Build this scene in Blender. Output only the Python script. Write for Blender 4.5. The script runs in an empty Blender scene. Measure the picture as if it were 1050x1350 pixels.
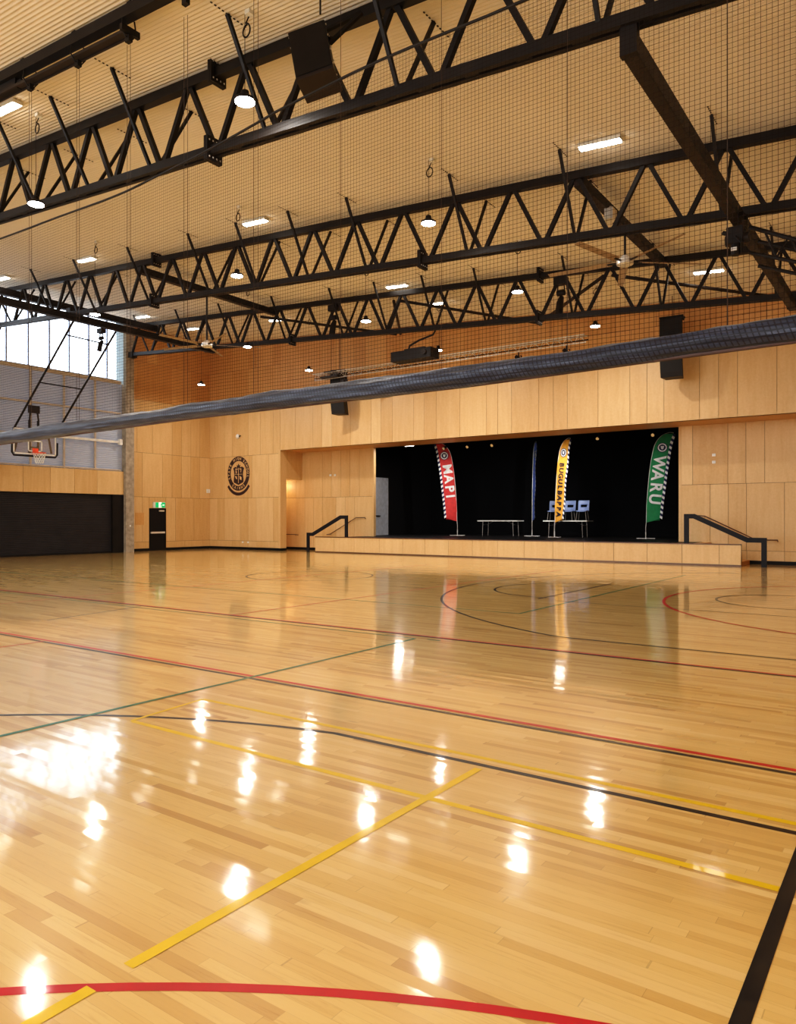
import bpy, math, random
from mathutils import Vector, Matrix, noise

random.seed(7)
PI = math.pi
SC = bpy.context.scene
COL = SC.collection
V = Vector

# ------------------------------------------------------------------ materials
def new_mat(name):
    m = bpy.data.materials.new(name); m.use_nodes = True
    nt = m.node_tree; nt.nodes.clear()
    out = nt.nodes.new('ShaderNodeOutputMaterial')
    b = nt.nodes.new('ShaderNodeBsdfPrincipled')
    nt.links.new(b.outputs[0], out.inputs[0])
    return m, nt, b, out

def N(nt, t, **kw):
    n = nt.nodes.new(t)
    for k, v in kw.items():
        if k.startswith('i_'): n.inputs[k[2:].replace('_', ' ')].default_value = v
        else: setattr(n, k, v)
    return n

def L(nt, a, b): nt.links.new(a, b)

def ramp(nt, fac, stops):
    r = nt.nodes.new('ShaderNodeValToRGB')
    e = r.color_ramp.elements
    while len(e) < len(stops): e.new(0.5)
    for el, (p, c) in zip(e, stops): el.position = p; el.color = (*c, 1)
    L(nt, fac, r.inputs[0]); return r.outputs[0]

def math_(nt, op, a, b=None, c=None):
    n = nt.nodes.new('ShaderNodeMath'); n.operation = op
    for i, x in enumerate((a, b, c)):
        if x is None: continue
        if isinstance(x, (int, float)): n.inputs[i].default_value = x
        else: L(nt, x, n.inputs[i])
    return n.outputs[0]

def mixc(nt, f, a, b, mode='MIX'):
    n = nt.nodes.new('ShaderNodeMix'); n.data_type = 'RGBA'; n.blend_type = mode
    for i, x in ((0, f), (6, a), (7, b)):
        if isinstance(x, (int, float)): n.inputs[i].default_value = x
        elif isinstance(x, tuple): n.inputs[i].default_value = (*x, 1)
        else: L(nt, x, n.inputs[i])
    return n.outputs[2]

def coords(nt, scale=(1, 1, 1), rot=(0, 0, 0)):
    t = nt.nodes.new('ShaderNodeTexCoord'); mp = nt.nodes.new('ShaderNodeMapping')
    mp.inputs['Scale'].default_value = scale; mp.inputs['Rotation'].default_value = rot
    L(nt, t.outputs['Object'], mp.inputs[0]); return mp.outputs[0]

def noise_(nt, vec, scale, detail=3, rough=.5, dist=0):
    n = nt.nodes.new('ShaderNodeTexNoise')
    n.inputs['Scale'].default_value = scale; n.inputs['Detail'].default_value = detail
    n.inputs['Roughness'].default_value = rough; n.inputs['Distortion'].default_value = dist
    L(nt, vec, n.inputs['Vector']); return n.outputs['Fac']

def plain(name, col, rough=.5, metal=0, var=.12, scale=6, spec=.5, coat=0):
    """a paint, metal or plastic with a faint procedural mottling"""
    m, nt, b, out = new_mat(name)
    f = noise_(nt, coords(nt), scale, 3)
    lo = tuple(c * (1 - var) for c in col); hi = tuple(min(1, c * (1 + var)) for c in col)
    L(nt, ramp(nt, f, [(.3, lo), (.7, hi)]), b.inputs['Base Color'])
    b.inputs['Roughness'].default_value = rough; b.inputs['Metallic'].default_value = metal
    b.inputs['Specular IOR Level'].default_value = spec
    b.inputs['Coat Weight'].default_value = coat
    return m

def glow(name, col, strength):
    m, nt, b, out = new_mat(name)
    b.inputs['Base Color'].default_value = (*col, 1) if strength < 5 else (.9, .9, .9, 1)
    b.inputs['Emission Color'].default_value = (*col, 1)
    b.inputs['Emission Strength'].default_value = strength
    return m

def plywood(name, light, dark):
    m, nt, b, out = new_mat(name)
    at = nt.nodes.new('ShaderNodeAttribute'); at.attribute_name = 'tone'
    c = coords(nt)
    off = nt.nodes.new('ShaderNodeVectorMath'); off.operation = 'ADD'
    L(nt, c, off.inputs[0])
    sc = nt.nodes.new('ShaderNodeVectorMath'); sc.operation = 'SCALE'; sc.inputs[3].default_value = 37.0
    L(nt, at.outputs['Vector'], sc.inputs[0]); L(nt, sc.outputs[0], off.inputs[1])
    mp = nt.nodes.new('ShaderNodeMapping'); mp.inputs['Scale'].default_value = (3.2, 3.2, .35)
    L(nt, off.outputs[0], mp.inputs[0])
    g = noise_(nt, mp.outputs[0], 1.6, 5, .6, .8)
    fleck = noise_(nt, off.outputs[0], 14, 3, .7)
    tone = at.outputs['Fac']
    f = math_(nt, 'ADD', math_(nt, 'ADD', .14, math_(nt, 'MULTIPLY', tone, .30)), math_(nt, 'MULTIPLY', g, .42))
    f = math_(nt, 'ADD', f, math_(nt, 'MULTIPLY', math_(nt, 'SUBTRACT', fleck, .5), .3))
    L(nt, ramp(nt, f, [(.22, dark), (.75, light)]), b.inputs['Base Color'])
    b.inputs['Roughness'].default_value = .42
    b.inputs['Specular IOR Level'].default_value = .35
    return m

def court_floor():
    m, nt, b, out = new_mat('maple_boards')
    t = nt.nodes.new('ShaderNodeTexCoord'); s = nt.nodes.new('ShaderNodeSeparateXYZ')
    L(nt, t.outputs['Object'], s.inputs[0])
    x, y = s.outputs[0], s.outputs[1]
    row = math_(nt, 'FLOOR', math_(nt, 'DIVIDE', y, .057))
    w1 = nt.nodes.new('ShaderNodeTexWhiteNoise'); w1.noise_dimensions = '1D'; L(nt, row, w1.inputs['W'])
    xx = math_(nt, 'ADD', math_(nt, 'DIVIDE', x, .85), math_(nt, 'MULTIPLY', w1.outputs[0], 17.3))
    # unequal board lengths: warp x slowly
    xx = math_(nt, 'ADD', xx, math_(nt, 'MULTIPLY', math_(nt, 'SINE', math_(nt, 'MULTIPLY', xx, 1.9)), .33))
    colm = math_(nt, 'FLOOR', xx)
    cb = nt.nodes.new('ShaderNodeCombineXYZ'); L(nt, colm, cb.inputs[0]); L(nt, row, cb.inputs[1])
    w2 = nt.nodes.new('ShaderNodeTexWhiteNoise'); w2.noise_dimensions = '2D'; L(nt, cb.outputs[0], w2.inputs['Vector'])
    base = ramp(nt, w2.outputs[0], [(0, (.56, .33, .10)), (.07, (.65, .41, .135)), (.35, (.74, .50, .18)), (.85, (.785, .555, .215)), (1, (.82, .60, .26))])
    # grain
    mp = nt.nodes.new('ShaderNodeMapping'); mp.inputs['Scale'].default_value = (1.5, 26, 1)
    addv = nt.nodes.new('ShaderNodeVectorMath'); addv.operation = 'ADD'
    sc = nt.nodes.new('ShaderNodeVectorMath'); sc.operation = 'SCALE'; sc.inputs[3].default_value = 9.0
    L(nt, w2.outputs['Color'], sc.inputs[0]); L(nt, t.outputs['Object'], addv.inputs[0]); L(nt, sc.outputs[0], addv.inputs[1])
    L(nt, addv.outputs[0], mp.inputs[0])
    g = noise_(nt, mp.outputs[0], 2.4, 6, .65, .6)
    grain = ramp(nt, g, [(.26, (.80, .70, .58)), (.45, (.98, .97, .95)), (.8, (1.03, 1.03, 1.02))])
    c1 = mixc(nt, .75, base, grain, 'MULTIPLY')
    kn = nt.nodes.new('ShaderNodeTexVoronoi'); kn.inputs['Scale'].default_value = 1.1
    mk = nt.nodes.new('ShaderNodeMapping'); mk.inputs['Scale'].default_value = (1, 3.0, 1)
    L(nt, addv.outputs[0], mk.inputs[0]); L(nt, mk.outputs[0], kn.inputs['Vector'])
    c1 = mixc(nt, ramp(nt, kn.outputs['Distance'], [(.02, (.45,) * 3), (.09, (0, 0, 0))]), c1, (.25, .10, .03))
    # seams
    fy = math_(nt, 'FRACT', math_(nt, 'DIVIDE', y, .057))
    e1 = math_(nt, 'LESS_THAN', fy, .022)
    fx = math_(nt, 'FRACT', xx)
    e2 = math_(nt, 'LESS_THAN', fx, .004)
    e = math_(nt, 'MAXIMUM', e1, e2)
    c2 = mixc(nt, math_(nt, 'MULTIPLY', e, .28), c1, (.22, .10, .03))
    # slow patches of tone across the hall
    pt = noise_(nt, coords(nt, (.25, .5, 1)), 1.0, 2)
    c3 = mixc(nt, .25, c2, ramp(nt, pt, [(.3, (.80, .72, .62)), (.7, (1, 1, 1))]), 'MULTIPLY')
    L(nt, c3, b.inputs['Base Color'])
    b.inputs['Roughness'].default_value = .33
    b.inputs['Specular IOR Level'].default_value = .3
    b.inputs['Coat Weight'].default_value = 1.0
    b.inputs['Coat IOR'].default_value = 1.45
    rr = noise_(nt, coords(nt, (1, 1, 1)), 1.7, 3)
    L(nt, math_(nt, 'ADD', .05, math_(nt, 'MULTIPLY', rr, .06)), b.inputs['Coat Roughness'])
    # each board lies at a hair of its own tilt
    geo = nt.nodes.new('ShaderNodeNewGeometry')
    sub = nt.nodes.new('ShaderNodeVectorMath'); sub.operation = 'SUBTRACT'; sub.inputs[1].default_value = (.5, .5, .5)
    L(nt, w2.outputs['Color'], sub.inputs[0])
    s2 = nt.nodes.new('ShaderNodeVectorMath'); s2.operation = 'MULTIPLY'; s2.inputs[1].default_value = (.007, .020, 0)
    L(nt, sub.outputs[0], s2.inputs[0])
    an = nt.nodes.new('ShaderNodeVectorMath'); an.operation = 'ADD'
    L(nt, geo.outputs['Normal'], an.inputs[0]); L(nt, s2.outputs[0], an.inputs[1])
    nn = nt.nodes.new('ShaderNodeVectorMath'); nn.operation = 'NORMALIZE'; L(nt, an.outputs[0], nn.inputs[0])
    L(nt, nn.outputs[0], b.inputs['Coat Normal'])
    return m

def glass_mat(name, tint, mixf=.12, rough=.05):
    m, nt, b, out = new_mat(name)
    tr = nt.nodes.new('ShaderNodeBsdfTransparent'); tr.inputs[0].default_value = (*tint, 1)
    gl = nt.nodes.new('ShaderNodeBsdfGlossy'); gl.inputs['Roughness'].default_value = rough
    mx = nt.nodes.new('ShaderNodeMixShader'); mx.inputs[0].default_value = mixf
    L(nt, tr.outputs[0], mx.inputs[1]); L(nt, gl.outputs[0], mx.inputs[2]); L(nt, mx.outputs[0], out.inputs[0])
    return m

def stripes(name, a, b_, per, axis_vec, wav=.5):
    m, nt, b, out = new_mat(name)
    t = nt.nodes.new('ShaderNodeTexCoord')
    d = nt.nodes.new('ShaderNodeVectorMath'); d.operation = 'DOT_PRODUCT'; d.inputs[1].default_value = axis_vec
    L(nt, t.outputs['Object'], d.inputs[0])
    f = math_(nt, 'LESS_THAN', math_(nt, 'FRACT', math_(nt, 'DIVIDE', d.outputs['Value'], per)), wav)
    L(nt, mixc(nt, f, a, b_), b.inputs['Base Color']); b.inputs['Roughness'].default_value = .6
    return m

def bundle_mat():
    m, nt, b, out = new_mat('rolled_net_cloth')
    t = nt.nodes.new('ShaderNodeTexCoord'); s = nt.nodes.new('ShaderNodeSeparateXYZ')
    L(nt, t.outputs['Object'], s.inputs[0])
    wob = noise_(nt, coords(nt, (.8, 3, 3)), 2.0, 3)
    ang = math_(nt, 'ADD', math_(nt, 'MULTIPLY', s.outputs[2], 1.0), math_(nt, 'MULTIPLY', wob, .05))
    fx = math_(nt, 'FRACT', math_(nt, 'DIVIDE', math_(nt, 'ADD', s.outputs[0], math_(nt, 'MULTIPLY', s.outputs[2], .35)), .047))
    fz = math_(nt, 'FRACT', math_(nt, 'DIVIDE', ang, .045))
    g = math_(nt, 'MAXIMUM', math_(nt, 'LESS_THAN', fx, .27), math_(nt, 'LESS_THAN', fz, .25))
    n = noise_(nt, coords(nt, (1.2, 9, 16)), 1.5, 5, .6, .5)
    base = ramp(nt, n, [(.3, (.011, .013, .024)), (.55, (.034, .041, .070)), (.78, (.12, .14, .21))])
    L(nt, mixc(nt, math_(nt, 'MULTIPLY', g, .85), base, (.006, .006, .012)), b.inputs['Base Color'])
    b.inputs['Roughness'].default_value = .42
    b.inputs['Sheen Weight'].default_value = .15; b.inputs['Specular IOR Level'].default_value = .3
    bp = nt.nodes.new('ShaderNodeBump'); bp.inputs['Strength'].default_value = .5; bp.inputs['Distance'].default_value = .02
    L(nt, n, bp.inputs['Height']); L(nt, bp.outputs[0], b.inputs['Normal'])
    return m

M = {}
M['floor'] = court_floor()
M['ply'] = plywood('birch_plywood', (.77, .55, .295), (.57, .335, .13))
M['ply_dark'] = plywood('dark_or_shaded_plywood', (.74, .45, .20), (.54, .27, .09))  # darker plywood; on the upper wall rows it paints in the light falloff
M['seam'] = plain('panel_joint', (.10, .055, .025), .8)
M['steel'] = plain('black_painted_steel', (.015, .012, .011), .5, 0, .2, 3, .25)
M['steel_brown'] = plain('dark_bronze_steel', (.030, .022, .019), .5, 0, .06, 3, .25)
M['skirt'] = plain('black_skirting', (.008, .008, .009), .5, spec=.2)
M['ceil'] = plain('cream_roof_sheet', (.76, .70, .61), .6, 0, .04, .4, .2)
M['black_cloth'] = plain('black_stage_cloth', (.006, .006, .007), .95, spec=.1)
M['black_floor'] = plain('black_stage_floor', (.012, .011, .012), .5, spec=.3)
M['shutter'] = plain('black_shutter_slats', (.019, .017, .020), .5, 0, .2, 2, .3)
M['concrete'] = plain('grey_concrete', (.36, .31, .25), .8, 0, .25, 5)
M['cream'] = plain('cream_girt_steel', (.52, .44, .36), .5)
M['poly'] = plain('pale_grey_corrugated_sheet', (.46, .49, .60), .5, 0, .06, 1)
M['polyblue'] = plain('pale_blue_sheet', (.50, .62, .68), .5, 0, .06, 1)
def translucent_sheet(name, col, tcol):
    m, nt, b, out = new_mat(name)
    b.inputs['Base Color'].default_value = (*col, 1); b.inputs['Roughness'].default_value = .5
    tr = nt.nodes.new('ShaderNodeBsdfTranslucent'); tr.inputs[0].default_value = (*tcol, 1)
    L(nt, mixc(nt, noise_(nt, coords(nt), 1.5, 2), tcol, tuple(c * .8 for c in tcol)), tr.inputs[0])
    ad = nt.nodes.new('ShaderNodeAddShader'); L(nt, b.outputs[0], ad.inputs[0]); L(nt, tr.outputs[0], ad.inputs[1]); L(nt, ad.outputs[0], out.inputs[0])
    return m
M['poly'] = translucent_sheet('pale_grey_corrugated_sheet', (.40, .42, .48), (.011, .015, .022))
M['polyblue'] = translucent_sheet('pale_blue_sheet', (.45, .55, .60), (.10, .14, .17))
M['mullion'] = plain('blue_grey_mullion', (.33, .38, .55), .4, .3)
M['pane'] = glass_mat('window_pane', (.96, .98, 1.0))
M['alu'] = plain('bare_aluminium', (.72, .70, .68), .35, .35, .08)
M['chrome'] = plain('polished_steel', (.75, .75, .76), .18, 1, .05)
M['white'] = plain('white_plastic', (.80, .80, .78), .4)
M['lamp'] = glow('lamp_lens', (1, .98, .97), 38)
M['lampfar'] = glow('lamp_tube', (1, .95, .86), 16)
M['net'] = plain('dark_net_twine', (.020, .012, .010), .8, spec=.1)
M['bundle'] = bundle_mat()
M['bundle_edge'] = plain('brown_hem_tape', (.075, .045, .04), .7)
M['rope'] = plain('brown_lift_cord', (.05, .03, .02), .8)
M['charcoal'] = plain('charcoal_balustrade_paint', (.016, .016, .021), .5, spec=.2)
M['brownrail'] = plain('dark_timber_handrail', (.12, .055, .03), .4)
M['doorblack'] = plain('black_door_leaf', (.012, .011, .013), .5, spec=.2)
M['doorgrey'] = plain('pale_grey_door', (.50, .53, .60), .5)
M['signgreen'] = glow('green_sign_face', (.0, .36, .11), .8)
M['signwhite'] = glow('white_sign_mark', (.75, .9, .8), .7)
M['crest'] = plain('dark_brown_crest', (.035, .014, .016), .6)
M['crest_ply'] = plain('cut_out_letters', (.72, .50, .26), .6)
M['flagred'] = plain('red_flag_cloth', (.62, .035, .035), .6)
M['flaggreen'] = plain('green_flag_cloth', (.012, .25, .09), .6)
M['flagyellow'] = plain('yellow_flag_cloth', (.85, .42, .06), .6)
M['flagblue'] = plain('blue_flag_cloth', (.20, .30, .95), .6, 0, .35, 9)
M['flagwhite'] = plain('white_print', (.85, .85, .85), .6)
M['flagblack'] = plain('black_print', (.02, .015, .03), .6)
M['navy'] = plain('navy_print', (.02, .025, .10), .6)
M['chairblue'] = plain('slate_blue_plastic', (.24, .32, .58), .4)
M['tabletop'] = plain('white_table_top', (.78, .77, .74), .4)
M['tableleg'] = plain('grey_table_leg', (.30, .28, .27), .4, .5)
M['orange'] = plain('orange_rim_paint', (.85, .10, .04), .4)
M['board'] = glass_mat('clear_backboard', (.80, .82, .88), .15, .1)
M['red_line'] = plain('red_line_paint', (.52, .006, .012), .4, 0, .08, spec=.3, coat=.5)
M['black_line'] = plain('black_line_paint', (.010, .009, .010), .4, 0, .2, spec=.3, coat=.6)
M['yellow_line'] = plain('yellow_line_paint', (.78, .52, .006), .4, 0, .06, spec=.3, coat=.6)
M['green_line'] = plain('green_line_paint', (.012, .15, .06), .4, 0, .1, spec=.3, coat=.6)
M['fan'] = plain('tan_fan_blade', (.34, .25, .18), .5)
for k in ('red_line', 'black_line', 'yellow_line', 'green_line'):
    b = [n for n in M[k].node_tree.nodes if n.type == 'BSDF_PRINCIPLED'][0]
    b.inputs['Coat Roughness'].default_value = .06

# ------------------------------------------------------------------ mesh builder
class MB:
    def __init__(s): s.v = []; s.f = []; s.t = []
    def add(s, vs, fs, tone=None):
        o = len(s.v); s.v += [tuple(p) for p in vs]
        for f in fs:
            s.f.append(tuple(i + o for i in f)); s.t.append(tone if tone is not None else .5)
        return s
    def box(s, a, b, tone=None):
        (x0, y0, z0), (x1, y1, z1) = a, b
        vs = [(x0, y0, z0), (x1, y0, z0), (x1, y1, z0), (x0, y1, z0), (x0, y0, z1), (x1, y0, z1), (x1, y1, z1), (x0, y1, z1)]
        return s.add(vs, [(0, 3, 2, 1), (4, 5, 6, 7), (0, 1, 5, 4), (1, 2, 6, 5), (2, 3, 7, 6), (3, 0, 4, 7)], tone)
    def bar(s, p, q, w, h, up=(0, 0, 1)):
        """rectangular bar from p to q, w across, h along up"""
        p, q = V(p), V(q); d = (q - p).normalized(); u = V(up)
        sx = d.cross(u)
        if sx.length < 1e-4: sx = d.cross(V((0, 1, 0)))
        sx.normalize(); uu = sx.cross(d).normalized()
        c = [(-.5, -.5), (.5, -.5), (.5, .5), (-.5, .5)]
        vs = [p + sx * a * w + uu * b * h for a, b in c] + [q + sx * a * w + uu * b * h for a, b in c]
        return s.add(vs, [(0, 1, 2, 3), (7, 6, 5, 4), (0, 4, 5, 1), (1, 5, 6, 2), (2, 6, 7, 3), (3, 7, 4, 0)])
    def tube(s, pts, r, n=8, rr=None):
        pts = [V(p) for p in pts]; k = len(pts); vs = []
        ref = None
        for i, p in enumerate(pts):
            d = (pts[min(i + 1, k - 1)] - pts[max(i - 1, 0)]).normalized()
            if ref is None:
                ref = V((0, 0, 1)) if abs(d.z) < .9 else V((0, 1, 0))
            a = d.cross(ref).normalized(); b = a.cross(d).normalized(); ref = b
            rad = rr[i] if rr else r
            for j in range(n):
                t = 2 * PI * j / n; vs.append(p + a * math.cos(t) * rad + b * math.sin(t) * rad)
        fs = []
        for i in range(k - 1):
            for j in range(n):
                fs.append((i * n + j, i * n + (j + 1) % n, (i + 1) * n + (j + 1) % n, (i + 1) * n + j))
        fs.append(tuple(range(n))[::-1]); fs.append(tuple((k - 1) * n + j for j in range(n)))
        return s.add(vs, fs)
    def lathe(s, c, prof, n=20):
        c = V(c); vs = []; k = len(prof)
        for r, z in prof:
            for j in range(n):
                t = 2 * PI * j / n; vs.append(c + V((r * math.cos(t), r * math.sin(t), z)))
        fs = [(i * n + j, i * n + (j + 1) % n, (i + 1) * n + (j + 1) % n, (i + 1) * n + j) for i in range(k - 1) for j in range(n)]
        fs.append(tuple(range(n))[::-1]); fs.append(tuple((k - 1) * n + j for j in range(n)))
        return s.add(vs, fs)
    def prism(s, poly, o, ax, ay, depth):
        """polygon in the plane (o; ax, ay) thickened by the vector depth"""
        o, ax, ay, dp = V(o), V(ax), V(ay), V(depth); n = len(poly)
        vs = [o + ax * a + ay * b for a, b in poly]; vs += [p + dp for p in vs]
        fs = [tuple(range(n)), tuple(range(2 * n - 1, n - 1, -1))] + [(i, i + n, (i + 1) % n + n, (i + 1) % n) for i in range(n)]
        return s.add(vs, fs)
    def build(s, name, mat, parent=None, smooth=False, loc=None):
        me = bpy.data.meshes.new(name); me.from_pydata(s.v, [], s.f); me.update()
        at = me.color_attributes.new('tone', 'FLOAT_COLOR', 'CORNER')
        i = 0
        for p, t in zip(me.polygons, s.t):
            for _ in p.loop_indices: at.data[i].color = (t, t, t, 1); i += 1
        if smooth:
            for p in me.polygons: p.use_smooth = True
        me.materials.append(mat)
        o = bpy.data.objects.new(name, me); COL.objects.link(o)
        if parent is not None:
            o.parent = parent
        if loc: o.location = loc
        return o

def thing(name, label, cat, loc=(0, 0, 0), group=None, rz=0):
    o = bpy.data.objects.new(name, None); COL.objects.link(o); o.location = loc; o.rotation_euler.z = rz
    o.empty_display_size = .2
    o['label'] = label; o['category'] = cat
    if group: o['group'] = group
    return o
def tag(o, label, cat, group=None, kind=None):
    o['label'] = label; o['category'] = cat
    if group: o['group'] = group
    if kind: o['kind'] = kind
    return o
def struct(o, label=None, cat=None):
    o['kind'] = 'structure'
    if label: o['label'] = label
    if cat: o['category'] = cat
    return o
def dup(root, loc, label, group=None, rz=None):
    r = root.copy(); COL.objects.link(r); r.location = loc; r['label'] = label
    if group: r['group'] = group
    if rz is not None: r.rotation_euler.z = rz
    for ch in [c for c in COL.objects if c.parent == root]:
        c = ch.copy(); COL.objects.link(c); c.parent = r
        for g in [g for g in COL.objects if g.parent == ch]:
            d = g.copy(); COL.objects.link(d); d.parent = c
    return r

FONT = None
def text_mesh(name, body, size, mat, parent, mtx, extrude=.002, bold=.0, space=1.0, align='CENTER'):
    cu = bpy.data.curves.new(name + '_curve', 'FONT'); cu.body = body; cu.size = size
    cu.align_x = align; cu.align_y = 'CENTER'; cu.extrude = extrude; cu.offset = bold; cu.space_character = space
    tmp = bpy.data.objects.new(name + '_tmp', cu); COL.objects.link(tmp)
    dg = bpy.context.evaluated_depsgraph_get(); dg.update()
    me = bpy.data.meshes.new_from_object(tmp.evaluated_get(dg))
    COL.objects.unlink(tmp); bpy.data.objects.remove(tmp); bpy.data.curves.remove(cu)
    me.transform(mtx); me.materials.clear(); me.materials.append(mat); me.name = name
    if parent == 'mesh': return me
    o = bpy.data.objects.new(name, me); COL.objects.link(o)
    if parent: o.parent = parent
    return o

# ------------------------------------------------------------------ hall dimensions (metres; floor at z=0)
XL = -31.2            # window wall, inner face
XB = -31.8            # ply part of that side, by the exit door
YB = 27.2             # stage-side wall
YR = 28.8             # recessed wall behind the steps
XR = 4.2              # right-hand wall
YF = -8.0             # open front of the modelled hall
S = -.073             # roof fall towards the right
def roofz(x): return 8.74 + S * x
HDR = 5.04            # underside of the proscenium beam
STZ = .75             # stage height

# floor
fl = MB().add([(XB - .3, YF, 0), (XR + .2, YF, 0), (XR + .2, YR + .15, 0), (XB - .3, YR + .15, 0)], [(0, 1, 2, 3)]).build('floor', M['floor'])
struct(fl, 'glossy maple sports floor with coloured court lines', 'floor')

def ribbon(pts, w, z=.0012):
    m = MB(); n = len(pts); P = [V((x, y, 0)) for x, y in pts]; vs = []
    for i in range(n):
        d = (P[min(i + 1, n - 1)] - P[max(i - 1, 0)]).normalized(); s = V((-d.y, d.x, 0))
        vs += [tuple(P[i] + s * w / 2 + V((0, 0, z))), tuple(P[i] - s * w / 2 + V((0, 0, z)))]
    m.add(vs, [(2 * i, 2 * i + 1, 2 * i + 3, 2 * i + 2) for i in range(n - 1)]); return m
def circ3(a, b, c):
    (ax, ay), (bx, by), (cx, cy) = a, b, c
    d = 2 * (ax * (by - cy) + bx * (cy - ay) + cx * (ay - by))
    ux = ((ax**2 + ay**2) * (by - cy) + (bx**2 + by**2) * (cy - ay) + (cx**2 + cy**2) * (ay - by)) / d
    uy = ((ax**2 + ay**2) * (cx - bx) + (bx**2 + by**2) * (ax - cx) + (cx**2 + cy**2) * (bx - ax)) / d
    return ux, uy, math.hypot(ax - ux, ay - uy)
def arc(cx, cy, r, a0, a1, n=48):
    return [(cx + r * math.cos(math.radians(a0 + (a1 - a0) * i / n)), cy + r * math.sin(math.radians(a0 + (a1 - a0) * i / n))) for i in range(n + 1)]
zi = [0]
def line(pts, col, label, w=.05):
    zi[0] += 1
    o = ribbon(pts, w, .0010 + .00012 * zi[0]).build('court_line', M[col], fl)
    o['label'] = label
# near lines
cx, cy, r = circ3((-2.56, 1.28), (-1.67, 1.91), (-.86, 2.28))
line(arc(cx, cy, r, 20, 175, 80), 'red_line', 'red curved line nearest the viewer', .046)
line([(-.465, -1.5), (-.49, 4.27)], 'black_line', 'thick black line running out at the lower right', .06)
cx, cy, r = circ3((-3.6, 4.27), (-4.75, 3.93), (-6.16, 3.09))
a0 = math.degrees(math.atan2(4.27 - cy, -3.6 - cx)); 
line([(3.5, 4.27), (-3.6, 4.27)] + arc(cx, cy, r, a0, a0 + 75, 30)[1:], 'black_line', 'black line across the floor that curves away at the left')
line([(-5.24, 4.40), (3.5, 4.40)], 'yellow_line', 'yellow line beside the near black line')
line([(-5.12, 3.60), (-.52, 3.58)], 'yellow_line', 'yellow line nearer than the black line')
line([(-5.14, 3.60), (-5.24, 4.40)], 'yellow_line', 'short yellow line joining the two long yellow ones', .035)
line([(-2.34, 4.2), (-2.33, 1.62)], 'yellow_line', 'yellow line running towards the viewer', .055)
line([(-2.32, 1.47), (-2.3, .4)], 'yellow_line', 'yellow line beyond the red curve', .055)
line([(XL, 5.36), (XR, 5.33)], 'red_line', 'long red line across the middle of the floor', .055)
line([(XL, 5.27), (XR, 5.245)], 'black_line', 'long black line along the red one')
line([(XL, 8.55), (XR, 8.52)], 'red_line', 'farther long red line')
line([(XL, 8.49), (XR, 8.465)], 'black_line', 'farther long black line', .045)
line([(-5.56, 1.0), (-5.57, 8.24)], 'green_line', 'green line crossing towards the windows')
line([(XL, 8.28), (-5.55, 8.26)], 'green_line', 'green line just before the farther red line', .035)
line([(-5.4, 8.3), (-5.2, 8.3)], 'green_line', 'green dash', .04)
line([(-5.60, 11.45), (-5.58, 22)], 'green_line', 'green line towards the stage')
line([(-26, 11.45), (-5.6, 11.45)], 'green_line', 'thin dark green line across the far half', .04)
line([(-5.9, 13.65), (XR, 13.65)], 'black_line', 'thin black line across the far half at the right', .04)
cx, cy, r = circ3((-4.3, 9.6), (-7.11, 11.6), (-9.04, 16.56))
line([(3.5, 9.5), (-3.9, 9.5)] + arc(cx, cy, r, math.degrees(math.atan2(9.58 - cy, -4.2 - cx)), math.degrees(math.atan2(23 - cy, -4.2 - cx)) - 360, 70), 'black_line', 'large black arc before the stage')
line(arc(-6.33, 15.9, 1.85, 88, 272, 40), 'black_line', 'black half circle before the stage')
line([(-6.33, 13.8), (-6.33, 18)], 'black_line', 'short black line closing the half circle')
cx, cy, r = circ3((-1.48, 11.65), (-4.15, 14.76), (-3.96, 17.94))
line(arc(cx, cy, r, 80, 290, 60), 'red_line', 'red arc at the right of the far half', .06)
cx, cy, r = circ3((-1.88, 14.75), (-3.44, 16.0), (-2.6, 17.3))
line(arc(cx, cy, r, 60, 300, 40), 'black_line', 'small black arc at the far right')
cx, cy, r = circ3((-13.89, 13.98), (-12.42, 15.94), (-13.64, 17.4))
line(arc(cx, cy, r, 0, 360, 60), 'black_line', 'black circle before the left steps', .045)
line([(-9.4, 1.0), (-9.4, 5.27)], 'red_line', 'thin red line at the left edge', .035)
line([(-9.42, 8.5), (-9.33, 22)], 'red_line', 'thin red line towards the stage steps', .035)
line([(-11.3, 6.4), (-11.7, 8.4)], 'black_line', 'thin dark line at the left', .03)
line([(-14.2, 5.4), (-14.2, 22)], 'red_line', 'thin red line towards the logo wall', .035)

# ceiling of corrugated sheet, ribs running across the hall
m = MB(); P = .076; seg = 6; y0, y1 = YF, YR; n = int((y1 - y0) / P * seg); vs = []; fs = []
for i in range(n + 1):
    y = y0 + i * P / seg; dz = .010 * math.cos(2 * PI * i / seg)
    for x in (XB - .2, XR + .2): vs.append((x, y, roofz(x) + .012 + dz))
fs = [(2 * i, 2 * i + 2, 2 * i + 3, 2 * i + 1) for i in range(n)]
ceil = m.add(vs, fs).build('ceiling', M['ceil'], smooth=True)
struct(ceil, 'cream corrugated roof sheeting sloping down to the right', 'ceiling')

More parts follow.
